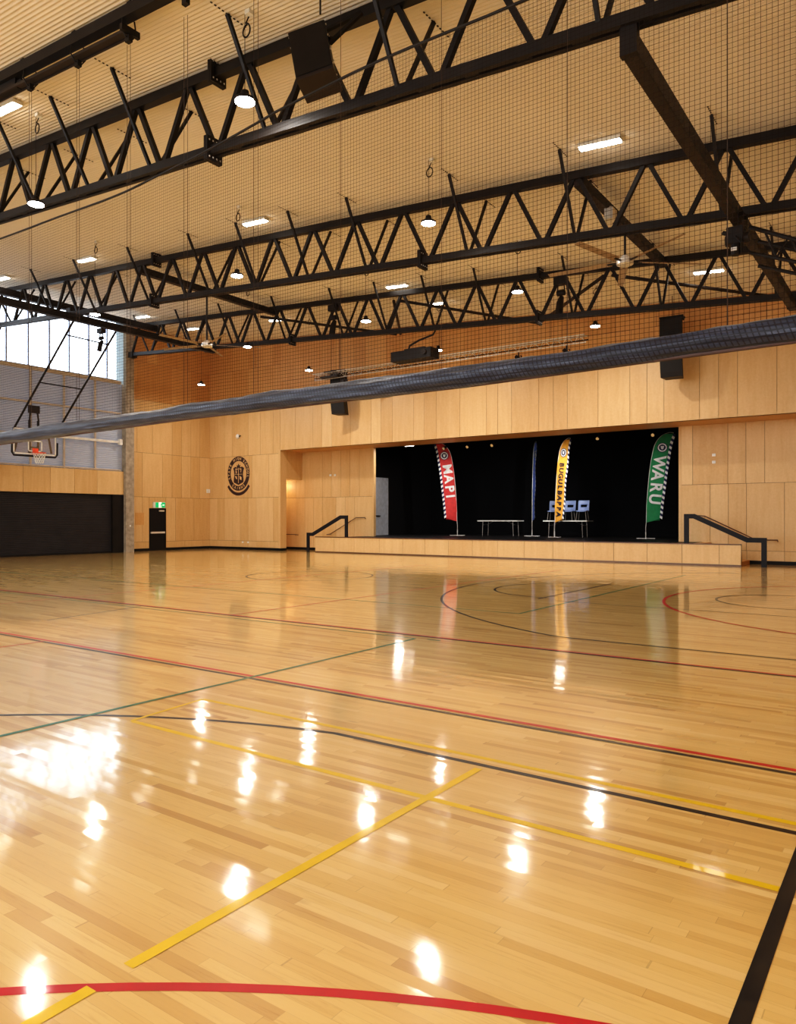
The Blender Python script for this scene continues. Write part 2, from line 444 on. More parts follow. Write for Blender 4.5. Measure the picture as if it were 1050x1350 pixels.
# ------------------------------------------------------------------ plywood walls
def panel_wall(name, label, org, ax, length, rows, mat='ply', inward=(0, -1, 0), seed=1, th=.018, gap=.012, widths=(.6, .6, .6, .9, 1.2, 1.2), cols=None):
    """rows: list of (z0, z1) or (z0, f(s)) ; each row gets its own joints. Panels on a dark backing."""
    rnd = random.Random(seed); m = MB(); o = V(org); ax = V(ax); inn = V(inward)
    for ri, (z0, z1) in enumerate(rows):
        s = 0; cl = None
        if cols and cols[ri] is not None: cl = list(cols[ri])
        while s < length - 1e-4:
            e = cl.pop(0) if cl else s + rnd.choice(widths)
            if length - e < .25: e = length
            e = min(e, length)
            za = z1(s) if callable(z1) else z1; zb = z1(e) if callable(z1) else z1
            a0, a1 = s + gap / 2, e - gap / 2
            tone = rnd.uniform(.12, .95)
            pts = [o + ax * a0 + V((0, 0, z0 + gap / 2)), o + ax * a1 + V((0, 0, z0 + gap / 2)), o + ax * a1 + V((0, 0, zb - gap / 2)), o + ax * a0 + V((0, 0, za - gap / 2))]
            vs = [p + inn * th for p in pts] + pts
            m.add(vs, [(0, 1, 2, 3), (0, 4, 5, 1), (1, 5, 6, 2), (2, 6, 7, 3), (3, 7, 4, 0)], tone)
            s = e
    w = m.build(name, M[mat])
    # fix winding by inward direction is irrelevant to Cycles
    struct(w, label, 'wall')
    b = MB()
    zlo = rows[0][0]; zt = rows[-1][1]
    zt0 = zt(0) if callable(zt) else zt; zt1 = zt(length) if callable(zt) else zt
    pts = [o + V((0, 0, zlo)), o + ax * length + V((0, 0, zlo)), o + ax * length + V((0, 0, zt1)), o + V((0, 0, zt0))]
    out = [p - inn * .12 for p in pts]
    b.add(pts + out, [(0, 1, 2, 3), (4, 7, 6, 5), (0, 4, 5, 1), (1, 5, 6, 2), (2, 6, 7, 3), (3, 7, 4, 0)])
    b.build('joint_backing', M['seam'], w)
    return w

Z4 = [.45, 2.69, 4.89, 7.5, 9.4]
# rear left: XB..-26.5 full height
wl = -26.5 - XB
panel_wall('wall_back_left', 'tall plywood wall left of the stage carrying the round crest', (XB, YB, 0), (1, 0, 0), wl,
           [(.12, Z4[0]), (Z4[0], Z4[1]), (Z4[1], Z4[2]), (Z4[2], Z4[3])], seed=4)
panel_wall('wall_back_left_upper', 'upper plywood wall left of the stage, coloured darker for fading light', (XB, YB, 0), (1, 0, 0), wl, [(Z4[3], Z4[4]), (Z4[4], lambda s: roofz(XB + s))], mat='ply_dark', seed=14)
# beam over the stage opening
hx0 = -26.5; hl = XR - hx0
seam_x = [-25.46, -24.31, -23.73, -23.11, -21.95, -20.75, -20.19, -19.55, -18.4, -17.84, -17.22, -16.05, -14.78, -14.26, -13.64, -12.45, -11.84, -11.27, -10.05, -8.85, -8.23, -7.63, -6.42, -5.8, -5.2, -4.0, -2.8, -2.2, -1.0]
panel_wall('wall_back_beam', 'plywood clad beam wall above the stage opening', (hx0, YB, 0), (1, 0, 0), hl,
           [(HDR, 7.6)], seed=9, cols=[[x - hx0 for x in seam_x]])
panel_wall('wall_back_beam_upper', 'upper plywood wall above the stage opening, coloured darker for fading light', (hx0, YB, 0), (1, 0, 0), hl, [(7.6, 8.5), (8.5, lambda s: roofz(hx0 + s))], mat='ply_dark', seed=19)
m = MB().box((hx0, YB, HDR - .0), (XR, YR + .1, HDR + .1)); struct(m.build('trim_1', M['ply_dark']), 'underside of the beam over the recess', 'wall')
# side return of the recess with its tall doorway
m = MB(); 
m.box((-26.62, YB - .0182, .12), (-26.49, 27.61, HDR + .02), .6); m.box((-26.62, 27.61, 3.62), (-26.49, 28.78, HDR), .3)
struct(m.build('wall_recess_side', M['ply']), 'plywood return wall with a tall doorway beside the left steps', 'wall')
# recessed wall left of opening (continues through the doorway) and right of it
SX0, SX1 = -21.85, -7.5
panel_wall('wall_recess_left', 'recessed plywood wall behind the left steps', (-30.2, YR, 0), (1, 0, 0), SX0 + 30.2, [(.12, Z4[1]), (Z4[1], HDR + .02)], seed=21, widths=(.6, .6, 1.2, .9))
panel_wall('wall_recess_right', 'recessed plywood wall behind the right steps', (SX1, YR, 0), (1, 0, 0), XR - SX1,
           [(.12, .47), (.47, 2.86), (2.86, HDR + .02)], seed=33, cols=[[1.1, 2.3, 3.5, 4.7, 6, 7.2, 8.4], [1.07, 1.69, 2.29, 3.5, 4.7, 5.9, 7.1], [.46, 1.67, 2.27, 2.88, 4.1, 5.3, 6.5]])
MB().box((SX0 - .06, YR - .03, STZ), (SX0 + .04, YR + .14, HDR)).build('trim_2', M['ply'])
MB().box((SX1 - .04, YR - .03, STZ), (SX1 + .06, YR + .14, HDR)).build('trim_3', M['ply'])
for k in ('trim_2', 'trim_3'): struct(bpy.data.objects[k], 'pale timber edge of the stage opening', 'trim')
# corridor behind the doorway
m = MB(); m.box((-30.2, YB + .02, 0), (-30.1, YR, 3.7)); m.box((-30.2, YB + .14, 3.62), (-26.6, YR, 3.72)); m.box((-30.2, YB + .13, 0), (-26.6, YB + .2, 3.7))
struct(m.build('wall_corridor', M['ply']), 'plywood lined passage behind the doorway', 'wall')
# left side beyond the column
dy0, dy1, dz = 23.31, 24.31, 2.13
DL = YB - 22.0
panel_wall('wall_left_ply', 'plywood wall around the exit door', (XB, 22.0, 0), (0, 1, 0), dy0 - 22.0, [(.12, Z4[0]), (Z4[0], Z4[1])], inward=(1, 0, 0), seed=41, widths=(.9, 1.31))
panel_wall('wall_left_ply', 'plywood wall between exit door and corner', (XB, dy1, 0), (0, 1, 0), YB - dy1, [(.12, Z4[0]), (Z4[0], Z4[1])], inward=(1, 0, 0), seed=42)
panel_wall('wall_left_ply', 'plywood strip over the exit door', (XB, dy0, 0), (0, 1, 0), 1.0, [(dz, Z4[1])], inward=(1, 0, 0), seed=43, widths=(1.0,))
panel_wall('wall_left_ply', 'upper plywood wall above the exit door', (XB, 22.0, 0), (0, 1, 0), DL, [(Z4[1], Z4[2]), (Z4[2], Z4[3])], inward=(1, 0, 0), seed=44)
panel_wall('wall_left_ply_upper', 'upper plywood wall high above the exit door, coloured darker for fading light', (XB, 22.0, 0), (0, 1, 0), DL, [(Z4[3], Z4[4]), (Z4[4], roofz(XB))], mat='ply_dark', inward=(1, 0, 0), seed=45)
# skirtings
def skirt(name, a, b):
    struct(MB().box(a, b).build(name, M['skirt']), 'black skirting', 'skirting')
skirt('baseboard_back', (XB, YB - .03, 0), (-26.5, YB + .02, .12))
skirt('baseboard_left', (XB, 22.0, 0), (XB + .03, dy0, .12)); skirt('baseboard_left.001', (XB, dy1, 0), (XB + .03, YB, .12))
skirt('baseboard_recess', (-30.1, YR - .03, 0), (-24.2, YR, .12)); skirt('baseboard_right', (-5.2, YR - .03, 0), (XR, YR, .12))
skirt('baseboard_return', (-26.53, YB, 0), (-26.47, 27.61, .12))
# right-hand wall
panel_wall('wall_right', 'plywood wall on the right-hand side', (XR, YF, 0), (0, 1, 0), YR - YF, [(.0, 2.69), (2.69, 5.0), (5.0, roofz(XR))], inward=(-1, 0, 0), seed=55, widths=(1.2,))

# columns
for i, (ya, yb) in enumerate(((21.45, 21.9), (14.7, 15.2), (8.4, 9.0), (2.0, 2.6))):
    o = MB().box((XB, ya, 0), (-31.02, yb, roofz(XB))).build('wall_column', M['concrete'])
    struct(o, 'grey concrete column in the window wall', 'column')

# ------------------------------------------------------------------ left window wall
m = MB().box((XL - .1, YF, 2.75), (XL, 21.3, 3.85)); 
ww = panel_wall('wall_left_band', 'plywood band above the black roller shutter', (XL, YF, 0), (0, 1, 0), 21.44 - YF, [(2.74, 3.85)], inward=(1, 0, 0), seed=61,
           cols=[[y - YF for y in (-5.6, -4.4, -3.2, -2, -.8, .4, 1.6, 2.8, 4, 5.2, 6.4, 7.6, 8.8, 10, 11.2, 12.4, 13, 14.2, 15.4, 16.59, 17.79, 18.93, 20.05, 21.2)]], widths=(1.2,))
# corrugated pale sheet behind cream girts
def corr(name, label, y0, y1, z0, z1, x, mat, pitch=.09, horiz=True):
    m = MB(); n = int((z1 - z0) / pitch * 4); vs = []
    for i in range(n + 1):
        z = z0 + (z1 - z0) * i / n; d = .012 * math.cos(2 * PI * i / 4)
        vs += [(x + d, y0, z), (x + d, y1, z)]
    m.add(vs, [(2 * i, 2 * i + 1, 2 * i + 3, 2 * i + 2) for i in range(n)])
    return struct(m.build(name, mat, smooth=True), label, 'wall')
corr('wall_left_sheet', 'pale grey corrugated sheet wall under the high windows', YF, 21.6, 3.85, 8.0, XL - .14, M['poly'])
corr('wall_left_sheet_upper', 'pale blue sheet at the end of the window strip', 21.05, 21.6, 8.0, roofz(XL), XL - .02, M['polyblue'])
m = MB()
ys = [21.5 - 1.52 * k for k in range(0, 20)]
for y in ys: m.box((XL - .1, y - .035, 3.85), (XL + .0, y + .035, 8.0))
for z, h in ((6.6, .07), (3.9, .06)): m.box((XL - .1, YF, z - h / 2), (XL + .01, 21.3, z + h / 2))
m.box((XL - .12, YF, 7.98), (XL + .03, 21.3, 8.12))
o = m.build('trim_4', M['cream']); struct(o, 'cream steel girts over the corrugated sheet', 'trim')
o = MB().box((XL, 17.9, 5.17), (XL + .09, 21.3, 5.27)).box((XL - .02, 21.15, 5.1), (XL + .14, 21.3, 5.36)).build('wall_rail', M['white'])
tag(o, 'cream horizontal rail fixed across the pale corrugated wall', 'rail')
o = MB().box((XL - .1, YF, 5.19), (XL, 17.9, 5.25)).build('trim_5', M['cream']); struct(o, 'cream girt', 'trim')
# windows: one frame with panes per bay
myl = [15.89 + .935 * k for k in range(-25, 6)] + [21.07]
wi = 0
for k in range(len(myl) - 1):
    a, b = myl[k], myl[k + 1]
    if b <= YF + .1: continue
    wi += 1
    fr = MB(); fr.box((XL - .08, a - .03, 8.1), (XL + .02, a + .03, roofz(XL))); fr.box((XL - .08, a + .03, 8.1), (XL + .02, b - .03, 8.16))
    f = fr.build('window_%d' % wi, M['mullion']); struct(f, 'tall high-level window light', 'window')
    MB().box((XL - .035, a + .03, 8.16), (XL - .025, b - .03, roofz(XL))).build('pane', M['pane'], f)
# roller shutter
m = MB(); n = 34; vs = []
for i in range(n * 4 + 1):
    z = .06 + 2.68 * i / (n * 4); d = .012 * abs(math.sin(PI * i / 4))
    vs += [(XL - .10 + d, YF, z), (XL - .10 + d, 20.85, z)]
m.add(vs, [(2 * i, 2 * i + 1, 2 * i + 3, 2 * i + 2) for i in range(n * 4)])
sh = thing('roller_shutter', 'long black roller shutter below the plywood band', 'shutter', (0, 0, 0))
m.build('slat_curtain', M['shutter'], sh)
MB().box((XL - .12, YF, 0), (XL - .06, 20.85, .07)).build('bottom_bar', M['steel'], sh)
MB().box((XL - .12, 20.85, 0), (XL + .0, 21.46, 2.74)).box((XL - .02, 20.85, 0), (XL + .02, 20.92, 2.74)).build('side_guide', M['steel'], sh)
o = MB().lathe((0, 0, 0), [(.04, 0), (.045, .01), (.03, .02)], 12).build('wall_switch', M['white'], None)
o.rotation_euler = (0, PI / 2, 0); o.location = (-31.02, 21.68, 1.26); tag(o, 'small round white button on the concrete column', 'button')

# ------------------------------------------------------------------ exit door and sign
d = thing('door_1', 'black exit door with a silver push bar', 'door', (XB, 0, 0)); d['kind'] = 'structure'
MB().box((-.12, dy0 - .1, -.01), (-.1, dy1 + .1, dz + .1)).build('door_light_block', M['steel'], d)  # unseen panel added to block sky light leaking under the door
MB().box((-.05, dy0 + .04, .0), (.0, dy1 - .04, dz - .04)).build('door_leaf', M['doorblack'], d)
MB().box((-.06, dy0 - .01, 0), (.03, dy0 + .04, dz)).box((-.06, dy1 - .04, 0), (.03, dy1 + .01, dz)).box((-.06, dy0, dz - .04), (.03, dy1, dz)).build('door_frame', M['steel'], d)
MB().box((.0, dy0 + .08, .86), (.07, dy1 - .08, .95)).build('push_bar', M['alu'], d)
MB().box((.0, dy1 - .42, dz - .16), (.06, dy1 - .12, dz - .09)).build('door_closer', M['alu'], d)
sg = thing('exit_sign', 'green running man exit sign above the black door', 'sign', (XB + .02, 23.87, 2.3))
MB().box((.0, -.36, -.145), (.07, .36, .145)).build('sign_housing', M['white'], sg)
MB().box((.071, -.24, -.13), (.074, .34, .13)).build('sign_face', M['signgreen'], sg)
m = MB().box((.075, -.05, -.13), (.078, .13, .13)); m.build('white_doorway', M['signwhite'], sg)
m = MB().lathe((0, 0, 0), [(.0, -.002), (.025, -.001), (.025, .001)], 10)
man = MB(); X = (0, -1, 0)
man.prism([(0.02, .10), (.07, .10), (.07, .06), (.02, .06)], (.079, 0.06, -.02), (0, 1, 0), (0, 0, 1), (.002, 0, 0))
for a, b in (((0.04, .03), (.02, -.04)), ((.02, -.04), (-.05, -.09)), ((.02, -.04), (.07, -.07)), ((.07, -.07), (.07, -.12)), ((.04, .03), (-.03, .0)), ((.04, .03), (.09, .0))):
    man.bar((.08, .06 + a[0], a[1]), (.08, .06 + b[0], b[1]), .003, .022, (0, 1, 0))
man.build('running_figure', M['signgreen'], sg)
MB().prism([(.0, .0), (.06, .045), (.06, .018), (.12, .018), (.12, -.018), (.06, -.018), (.06, -.045)], (.075, .17, 0), (0, 1, 0), (0, 0, 1), (.003, 0, 0)).build('arrow', M['signwhite'], sg)
# access panel left of the door
o = MB().box((XB + .018, 22.5, 1.3), (XB + .03, 23.0, 1.9)).build('wall_hatch', M['ply_dark']); tag(o, 'small flush plywood hatch left of the exit door', 'hatch')

# ------------------------------------------------------------------ crest on the back wall
cr = thing('wall_crest', 'dark oval school crest with ring lettering on the plywood wall', 'emblem', (-29.52, YB - .022, 3.98))
def ell(rx, rz, n=64): return [(rx * math.cos(2 * PI * i / n), rz * math.sin(2 * PI * i / n)) for i in range(n)]
AX, AZ, DN = (1, 0, 0), (0, 0, 1), (0, -.006, 0)
RX, RZ, IX, IZ = .83, .90, .60, .66
n = 64; vs = []
for (a, b) in ((RX, RZ), (IX, IZ)):
    vs += [(p, 0, q) for p, q in ell(a, b)] 
for (a, b) in ((RX, RZ), (IX, IZ)):
    vs += [(p, -.006, q) for p, q in ell(a, b)]
fs = []
for i in range(n):
    j = (i + 1) % n
    fs += [(2 * n + i, 2 * n + j, 3 * n + j, 3 * n + i), (i, j, 2 * n + j, 2 * n + i), (n + i, 3 * n + i, 3 * n + j, n + j)]
MB().add(vs, fs).build('oval_ring', M['crest'], cr)
sh_ = [(-.40, .30), (-.26, .38), (-.12, .34), (0, .36), (.12, .34), (.26, .38), (.42, .30), (.36, .15), (.33, -.05), (.38, -.28), (.36, -.44), (.2, -.50), (0, -.58), (-.2, -.50), (-.36, -.44), (-.36, -.28), (-.31, -.05), (-.34, .15)]
MB().prism([(a, b - .02) for a, b in sh_], (0, 0, 0), AX, AZ, DN).build('shield', M['crest'], cr)
m = MB()
m.prism([(-.10, .30), (.10, .30), (.14, .44), (.06, .42), (0, .52), (-.06, .42), (-.14, .44)], (0, 0, 0), AX, AZ, DN); m.build('crown', M['crest'], cr)
m = MB()
m.prism([(-.24, .26), (-.06, .26), (-.06, .21), (-.24, .21)], (0, -.007, 0), AX, AZ, (0, -.002, 0))
m.prism([(-.22, .16), (-.16, .18), (-.12, .05), (-.2, -.02)], (0, -.007, 0), AX, AZ, (0, -.002, 0))
m.prism([(.06, .26), (.22, .26), (.20, .06), (.16, .06), (.17, .22), (.06, .22)], (0, -.007, 0), AX, AZ, (0, -.002, 0))
m.prism([(-.26, -.12), (-.14, -.14), (-.10, -.3), (-.2, -.26)], (0, -.007, 0), AX, AZ, (0, -.002, 0))
m.prism([(-.28, -.03), (.28, -.03), (.28, -.05), (-.28, -.05)], (0, -.007, 0), AX, AZ, (0, -.002, 0))
m.prism([(-.02, .3), (.02, .3), (.02, -.5), (-.02, -.5)], (0, -.007, 0), AX, AZ, (0, -.002, 0))
m.prism([(.08, -.12), (.24, -.2), (.22, -.36), (.1, -.3)], (0, -.007, 0), AX, AZ, (0, -.002, 0))
m.build('shield_markings', M['crest_ply'], cr)
bn = []
for i in range(21):
    t = math.radians(213 + 114 * i / 20); bn.append((1.0 * math.cos(t) * .92, .28 + 1.42 * math.sin(t) + .0))
outer = [(x * .93, z + .0) for x, z in bn]
m = MB(); vs = []
for i in range(21):
    t = math.radians(216 + 108 * i / 20)
    for k in (1.0, 1.16):
        vs.append((.86 * k * math.cos(t) * 1.05, -.003, .98 * k * math.sin(t) * 1.02 + .0))
fs = [(2 * i, 2 * i + 1, 2 * i + 3, 2 * i + 2) for i in range(20)]
m.add(vs, fs); m.build('scroll_banner', M['crest'], cr)
def ring_text(word, centre_deg, step, flip, parent, size=.19):
    n = len(word)
    for i, ch in enumerate(word):
        if ch == ' ': continue
        off = (i - (n - 1) / 2) * step
        a = centre_deg - off if not flip else centre_deg + off
        t = math.radians(a); x, z = (RX + IX) / 2 * math.cos(t), (RZ + IZ) / 2 * math.sin(t)
        rot = a - 90 if not flip else a + 90
        mt = Matrix.Translation((x, -.008, z)) @ Matrix.Rotation(-math.radians(rot), 4, 'Y') @ Matrix.Rotation(PI / 2, 4, 'X')
        text_mesh('letter', ch, size, M['crest_ply'], parent, mt, .001, .004)
ring_text('STATE', 172, 13, False, cr)
ring_text('HIGH', 98, 13, False, cr)
ring_text('SCHOOL', 22, 13.5, False, cr)
ring_text('CAIRNS', 270, 14, True, cr)

# ------------------------------------------------------------------ stage
P0, P1, PY = -24.0, -5.05, 27.0
m = MB()
cols = [-24.0] + [-21.61 - 1.2 * k for k in (1,)] + [-21.61, -20.16, -18.87, -17.7, -16.51, -15.34, -14.18, -13.0, -11.78, -10.56, -9.39, -8.17, -6.96, -5.74, -5.05]
rnd = random.Random(5)
for a, b in zip(cols, cols[1:]): m.box((a + .006, PY, .05), (b - .006, PY + .02, STZ - .035), rnd.uniform(.45, 1.0))
st = thing('stage_platform', 'plywood fronted stage platform with a dark edge strip', 'stage', (0, 0, 0)); st['kind'] = 'structure'
m.build('front_panel', M['ply'], st)
MB().box((P0, PY + .02, 0), (P1, PY + .08, STZ - .03)).build('front_backing', M['seam'], st)
MB().box((P0, PY - .02, STZ - .035), (P1, PY + .08, STZ)).build('edge_strip', M['brownrail'], st)
MB().box((P0, PY - .01, 0), (P1, PY + .0, .05)).build('kick_strip', M['brownrail'], st)
m = MB().box((-22.4, PY + .08, STZ - .1), (-6.7, 36.2, STZ)); m.box((-23.3, YR, STZ - .1), (-22.4, 36.2, STZ)); m.box((-6.7, YR, STZ - .1), (-6.2, 36.2, STZ))
m.build('stage_deck', M['black_floor'], st)
# steps behind the front panels
for sx, lab in ((-1, 'left'), (1, 'right')):
    m = MB()
    for k in range(5):
        z = STZ * (k + 1) / 5
        if sx < 0: m.box((-23.95 + .32 * k, PY + .09, 0), (-22.4, YR - .04, z - .001 * k - .004))
        else: m.box((-6.7, PY + .09, 0), (-5.1 - .32 * k, YR - .04, z - .001 * k - .004))
    o = m.build('stage_steps', M['ply_dark']); tag(o, 'plywood steps up to the stage at its %s end' % lab, 'steps')
# black box behind
struct(MB().box((-23.4, 36.2, STZ), (-6.0, 36.3, 7.5)).build('wall_stage_back', M['black_cloth']), 'black drapes at the back of the stage', 'wall')
struct(MB().box((-23.4, YR + .1, STZ), (-23.3, 36.2, 7.5)).build('wall_stage_left', M['black_floor']), 'black side wall of the stage', 'wall')
struct(MB().box((-6.2, YR + .1, STZ), (-6.1, 36.2, 7.5)).build('wall_stage_right', M['black_floor']), 'black right side wall of the stage', 'wall')
struct(MB().box((-23.4, YR + .1, 6.6), (-6.1, 36.3, 6.7)).build('ceiling_stage', M['black_cloth']), 'black stage ceiling', 'ceiling')
struct(MB().box((-23.4, YR + .12, HDR), (-6.1, YR + .3, 6.7)).build('trim_6', M['black_cloth']), 'black pelmet', 'trim')
struct(MB().box((-23.3, YR + .12, STZ), (SX0 - .06, YR + .2, HDR)).box((SX1 + .06, YR + .12, STZ), (-6.1, YR + .2, HDR)).build('trim_7', M['black_cloth']), 'black side masking', 'trim')
# grey door on the stage side
d = thing('door_2', 'pale grey door on the left side wall of the stage', 'door', (-23.3, 0, STZ)); d['kind'] = 'structure'
MB().box((.0, 30.75, 0), (.05, 31.95, 3.0)).build('door_leaf', M['doorgrey'], d)
MB().box((.05, 30.85, .98), (.09, 31.2, 1.03)).build('door_handle', M['steel'], d)
MB().box((.0, 31.95, 0), (.06, 32.02, 3.04)).box((.0, 30.69, 0), (.06, 30.75, 3.04)).build('door_frame', M['steel_brown'], d)

# balustrades
def balustrade(name, label, pts, post_bottoms, y):
    t = thing(name, label, 'handrail', (0, y, 0))
    m = MB()
    W = .16
    path = [V((x, 0, z)) for x, z in pts]
    # mitred flat bar
    vs = []
    for i, p in enumerate(path):
        if i == 0: n_ = V((0, 0, 1)) ; d_ = (path[1] - p).normalized(); nn = V((-d_.z, 0, d_.x)); off = nn
        elif i == len(path) - 1: d_ = (p - path[-2]).normalized(); off = V((-d_.z, 0, d_.x))
        else:
            d1 = (p - path[i - 1]).normalized(); d2 = (path[i + 1] - p).normalized()
            n1 = V((-d1.z, 0, d1.x)); n2 = V((-d2.z, 0, d2.x)); off = (n1 + n2).normalized(); off = off / max(.5, off.dot(n1))
        for s_ in (0, -1):
            q = p + off * (s_ * W)
            vs += [(q.x, -.03, q.z), (q.x, .03, q.z)]
    k = len(path); fs = []
    for i in range(k - 1):
        a = 4 * i; b = 4 * (i + 1)
        fs += [(a, b, b + 1, a + 1), (a + 2, a + 3, b + 3, b + 2), (a, a + 2, b + 2, b), (a + 1, b + 1, b + 3, a + 3)]
    fs += [(0, 1, 3, 2), (4 * k - 4, 4 * k - 2, 4 * k - 1, 4 * k - 3)]
    m.add(vs, fs); m.build('top_rail', M['charcoal'], t)
    for x0, x1, zb, zt in post_bottoms:
        MB().box((x0, -.031, zb), (x1, .031, zt)).build('post', M['charcoal'], t)
    return t
balustrade('balustrade', 'charcoal balustrade beside the left stage steps', [(-24.57, .93), (-24.22, .93), (-22.47, 1.76), (-22.02, 1.76)],
           [(-24.57, -24.41, 0, .93), (-22.18, -22.02, STZ, 1.76)], PY + .04)
balustrade('balustrade', 'charcoal balustrade beside the right stage steps', [(-6.9, 1.77), (-6.55, 1.77), (-4.85, .97), (-4.28, .97)],
           [(-6.9, -6.74, STZ, 1.77), (-4.44, -4.28, 0, .97)], PY + .04)
def handrail(label, pts):
    t = thing('wall_handrail', label, 'handrail', (0, YR - .09, 0))
    MB().tube([(x, 0, z) for x, z in pts], .02, 8).build('rail_tube', M['brownrail'], t)
    for i in (1, len(pts) - 2):
        x, z = pts[i]; MB().tube([(x, 0, z), (x, .02, z - .05), (x, .075, z - .05)], .008, 6).build('bracket', M['steel_brown'], t)
handrail('thin dark handrail on the wall behind the left steps', [(-24.75, .80), (-24.5, .84), (-22.85, 1.66), (-22.3, 1.66), (-22.28, 1.6)])
handrail('thin dark handrail on the wall behind the right steps', [(-6.9, 1.72), (-6.6, 1.70), (-4.9, .86), (-4.2, .86), (-4.2, .80)])
handrail('short dark handrail in the passage behind the doorway', [(-28.6, .78), (-28.2, .78), (-26.9, .78), (-26.7, .76)])

# ------------------------------------------------------------------ things on the stage
def smooth_poly(pts, n=4):
    out = []
    k = len(pts)
    for i in range(k - 1):
        p0 = pts[max(i - 1, 0)]; p1 = pts[i]; p2 = pts[i + 1]; p3 = pts[min(i + 2, k - 1)]
        for j in range(n):
            t = j / n
            out.append(tuple(.5 * ((2 * p1[c]) + (-p0[c] + p2[c]) * t + (2 * p0[c] - 5 * p1[c] + 4 * p2[c] - p3[c]) * t * t + (-p0[c] + 3 * p1[c] - 3 * p2[c] + p3[c]) * t**3) for c in (0, 1)))
    out.append(pts[-1]); return out
# pole edge and free edge of a feather flag, metres along the cloth (s) and above the deck (z)
POLE = smooth_poly([(.02, .72), (.04, 1.5), (.10, 2.4), (.18, 3.2), (.31, 4.0), (.44, 4.35), (.66, 4.60), (.94, 4.72), (1.12, 4.70)], 5)
FREE = smooth_poly([(.66, .86), (.72, 1.5), (.80, 2.2), (.88, 2.9), (.98, 3.6), (1.08, 4.2), (1.22, 4.66)], 5)
def lerp_edge(e, z):
    for a, b in zip(e, e[1:]):
        if a[1] <= z <= b[1]: return a[0] + (b[0] - a[0]) * (z - a[1]) / max(1e-6, b[1] - a[1])
    return e[-1][0] if z > e[-1][1] else e[0][0]
def feather_flag(label, loc, rz, cloth, word, ink, tsize, stripe_dark='navy', bold=.020, mir=1):
    t = thing('feather_flag', label, 'flag', loc, 'feather flags on the stage', rz)
    # base: cross of flat bars and spigot
    MB().box((-.38, -.03, 0), (.38, .03, .025)).box((-.03, -.38, 0), (.03, .38, .025)).tube([(0, 0, .02), (0, 0, .3)], .022, 10).build('cross_base', M['alu'], t)
    pole = [(0, .05), (0, .5)] + POLE
    MB().tube([(s * mir, 0, z) for s, z in pole], .014, 8).build('pole', M['alu'], t, smooth=True)
    m = MB(); vs = []; n = 44; kk = 6
    zs = [.72 + (4.66 - .72) * i / n for i in range(n + 1)]
    for z in zs:
        a = lerp_edge(POLE, z); b = lerp_edge(FREE, max(z, .72)) - .095
        b = max(b, a + .01)
        for k in range(kk + 1):
            s = a + (b - a) * k / kk
            zz = z + (.14 * k / kk if z < .8 else 0)
            vs.append((s * mir, .02 * math.sin(3 * z + 4 * s), zz))
    m.add(vs, [(i * (kk + 1) + k, i * (kk + 1) + k + 1, (i + 1) * (kk + 1) + k + 1, (i + 1) * (kk + 1) + k) for i in range(n) for k in range(kk)])
    cl = m.build('flag_cloth', M[cloth], t, smooth=True)
    # striped free edge
    for mi, mat in ((0, 'flagwhite'), (1, stripe_dark)):
        e = MB(); q = 34
        for i in range(q):
            if i % 2 != mi: continue
            z0 = .87 + (4.62 - .87) * i / q; z1 = .87 + (4.62 - .87) * (i + 1) / q
            a0, a1 = lerp_edge(FREE, z0), lerp_edge(FREE, z1)
            sk = .07
            e.add([((a0 - .10) * mir, -.004 + .02 * math.sin(3 * z0 + 4 * a0), z0 + sk), (a0 * mir, -.004 + .02 * math.sin(3 * z0 + 4 * a0), z0), (a1 * mir, -.004 + .02 * math.sin(3 * z1 + 4 * a1), z1), ((a1 - .10) * mir, -.004 + .02 * math.sin(3 * z1 + 4 * a1), z1 + sk)], [(0, 1, 2, 3)])
        e.build('edge_stripes', M[mat], cl)
    # crest roundel
    zc = 4.06; sc_ = (lerp_edge(POLE, zc) + lerp_edge(FREE, zc)) / 2 - .02
    for r, mat, dy in ((.215, 'navy', -.030), (.185, 'flagwhite', -.033), (.135, 'navy', -.036)):
        pts = [(sc_ * mir + r * math.cos(2 * PI * i / 28), zc + r * math.sin(2 * PI * i / 28)) for i in range(28)]
        MB().prism(pts, (0, dy, 0), AX, AZ, (0, .002, 0)).build('crest_roundel', M[mat], cl)
    MB().prism([(sc_ * mir - .07, zc + .07), (sc_ * mir + .07, zc + .07), (sc_ * mir + .05, zc - .05), (sc_ * mir, zc - .09), (sc_ * mir - .05, zc - .05)], (0, -.039, 0), AX, AZ, (0, .002, 0)).build('crest_shield', M['flagwhite'], cl)
    # word reading downwards, letter by letter along the curve of the cloth
    if word:
        z = 3.62; adv = tsize
        zend = .98
        step = (z - zend) / len(word) if len(word) > 5 else tsize * .80
        for ch in word:
            w = step * (.55 if ch == 'I' else 1.0)
            zc = z - w / 2
            s_ = (lerp_edge(POLE, zc) + lerp_edge(FREE, zc) - .10) / 2
            ds = (lerp_edge(FREE, zc + .2) - lerp_edge(FREE, zc - .2)) / .4
            lean = math.atan(ds) * mir
            sx = 1.0 if len(word) <= 5 else step / (tsize * .78)
            mt = Matrix.Translation((s_ * mir, -.034, zc)) @ Matrix.Rotation(lean + PI / 2, 4, 'Y') @ Matrix.Rotation(PI / 2, 4, 'X') @ Matrix.Diagonal((sx, 1, 1, 1))
            text_mesh('printed_letter', ch, tsize, M[ink], cl, mt, .001, bold)
            z -= w
    return t
A0 = math.radians(35.3)
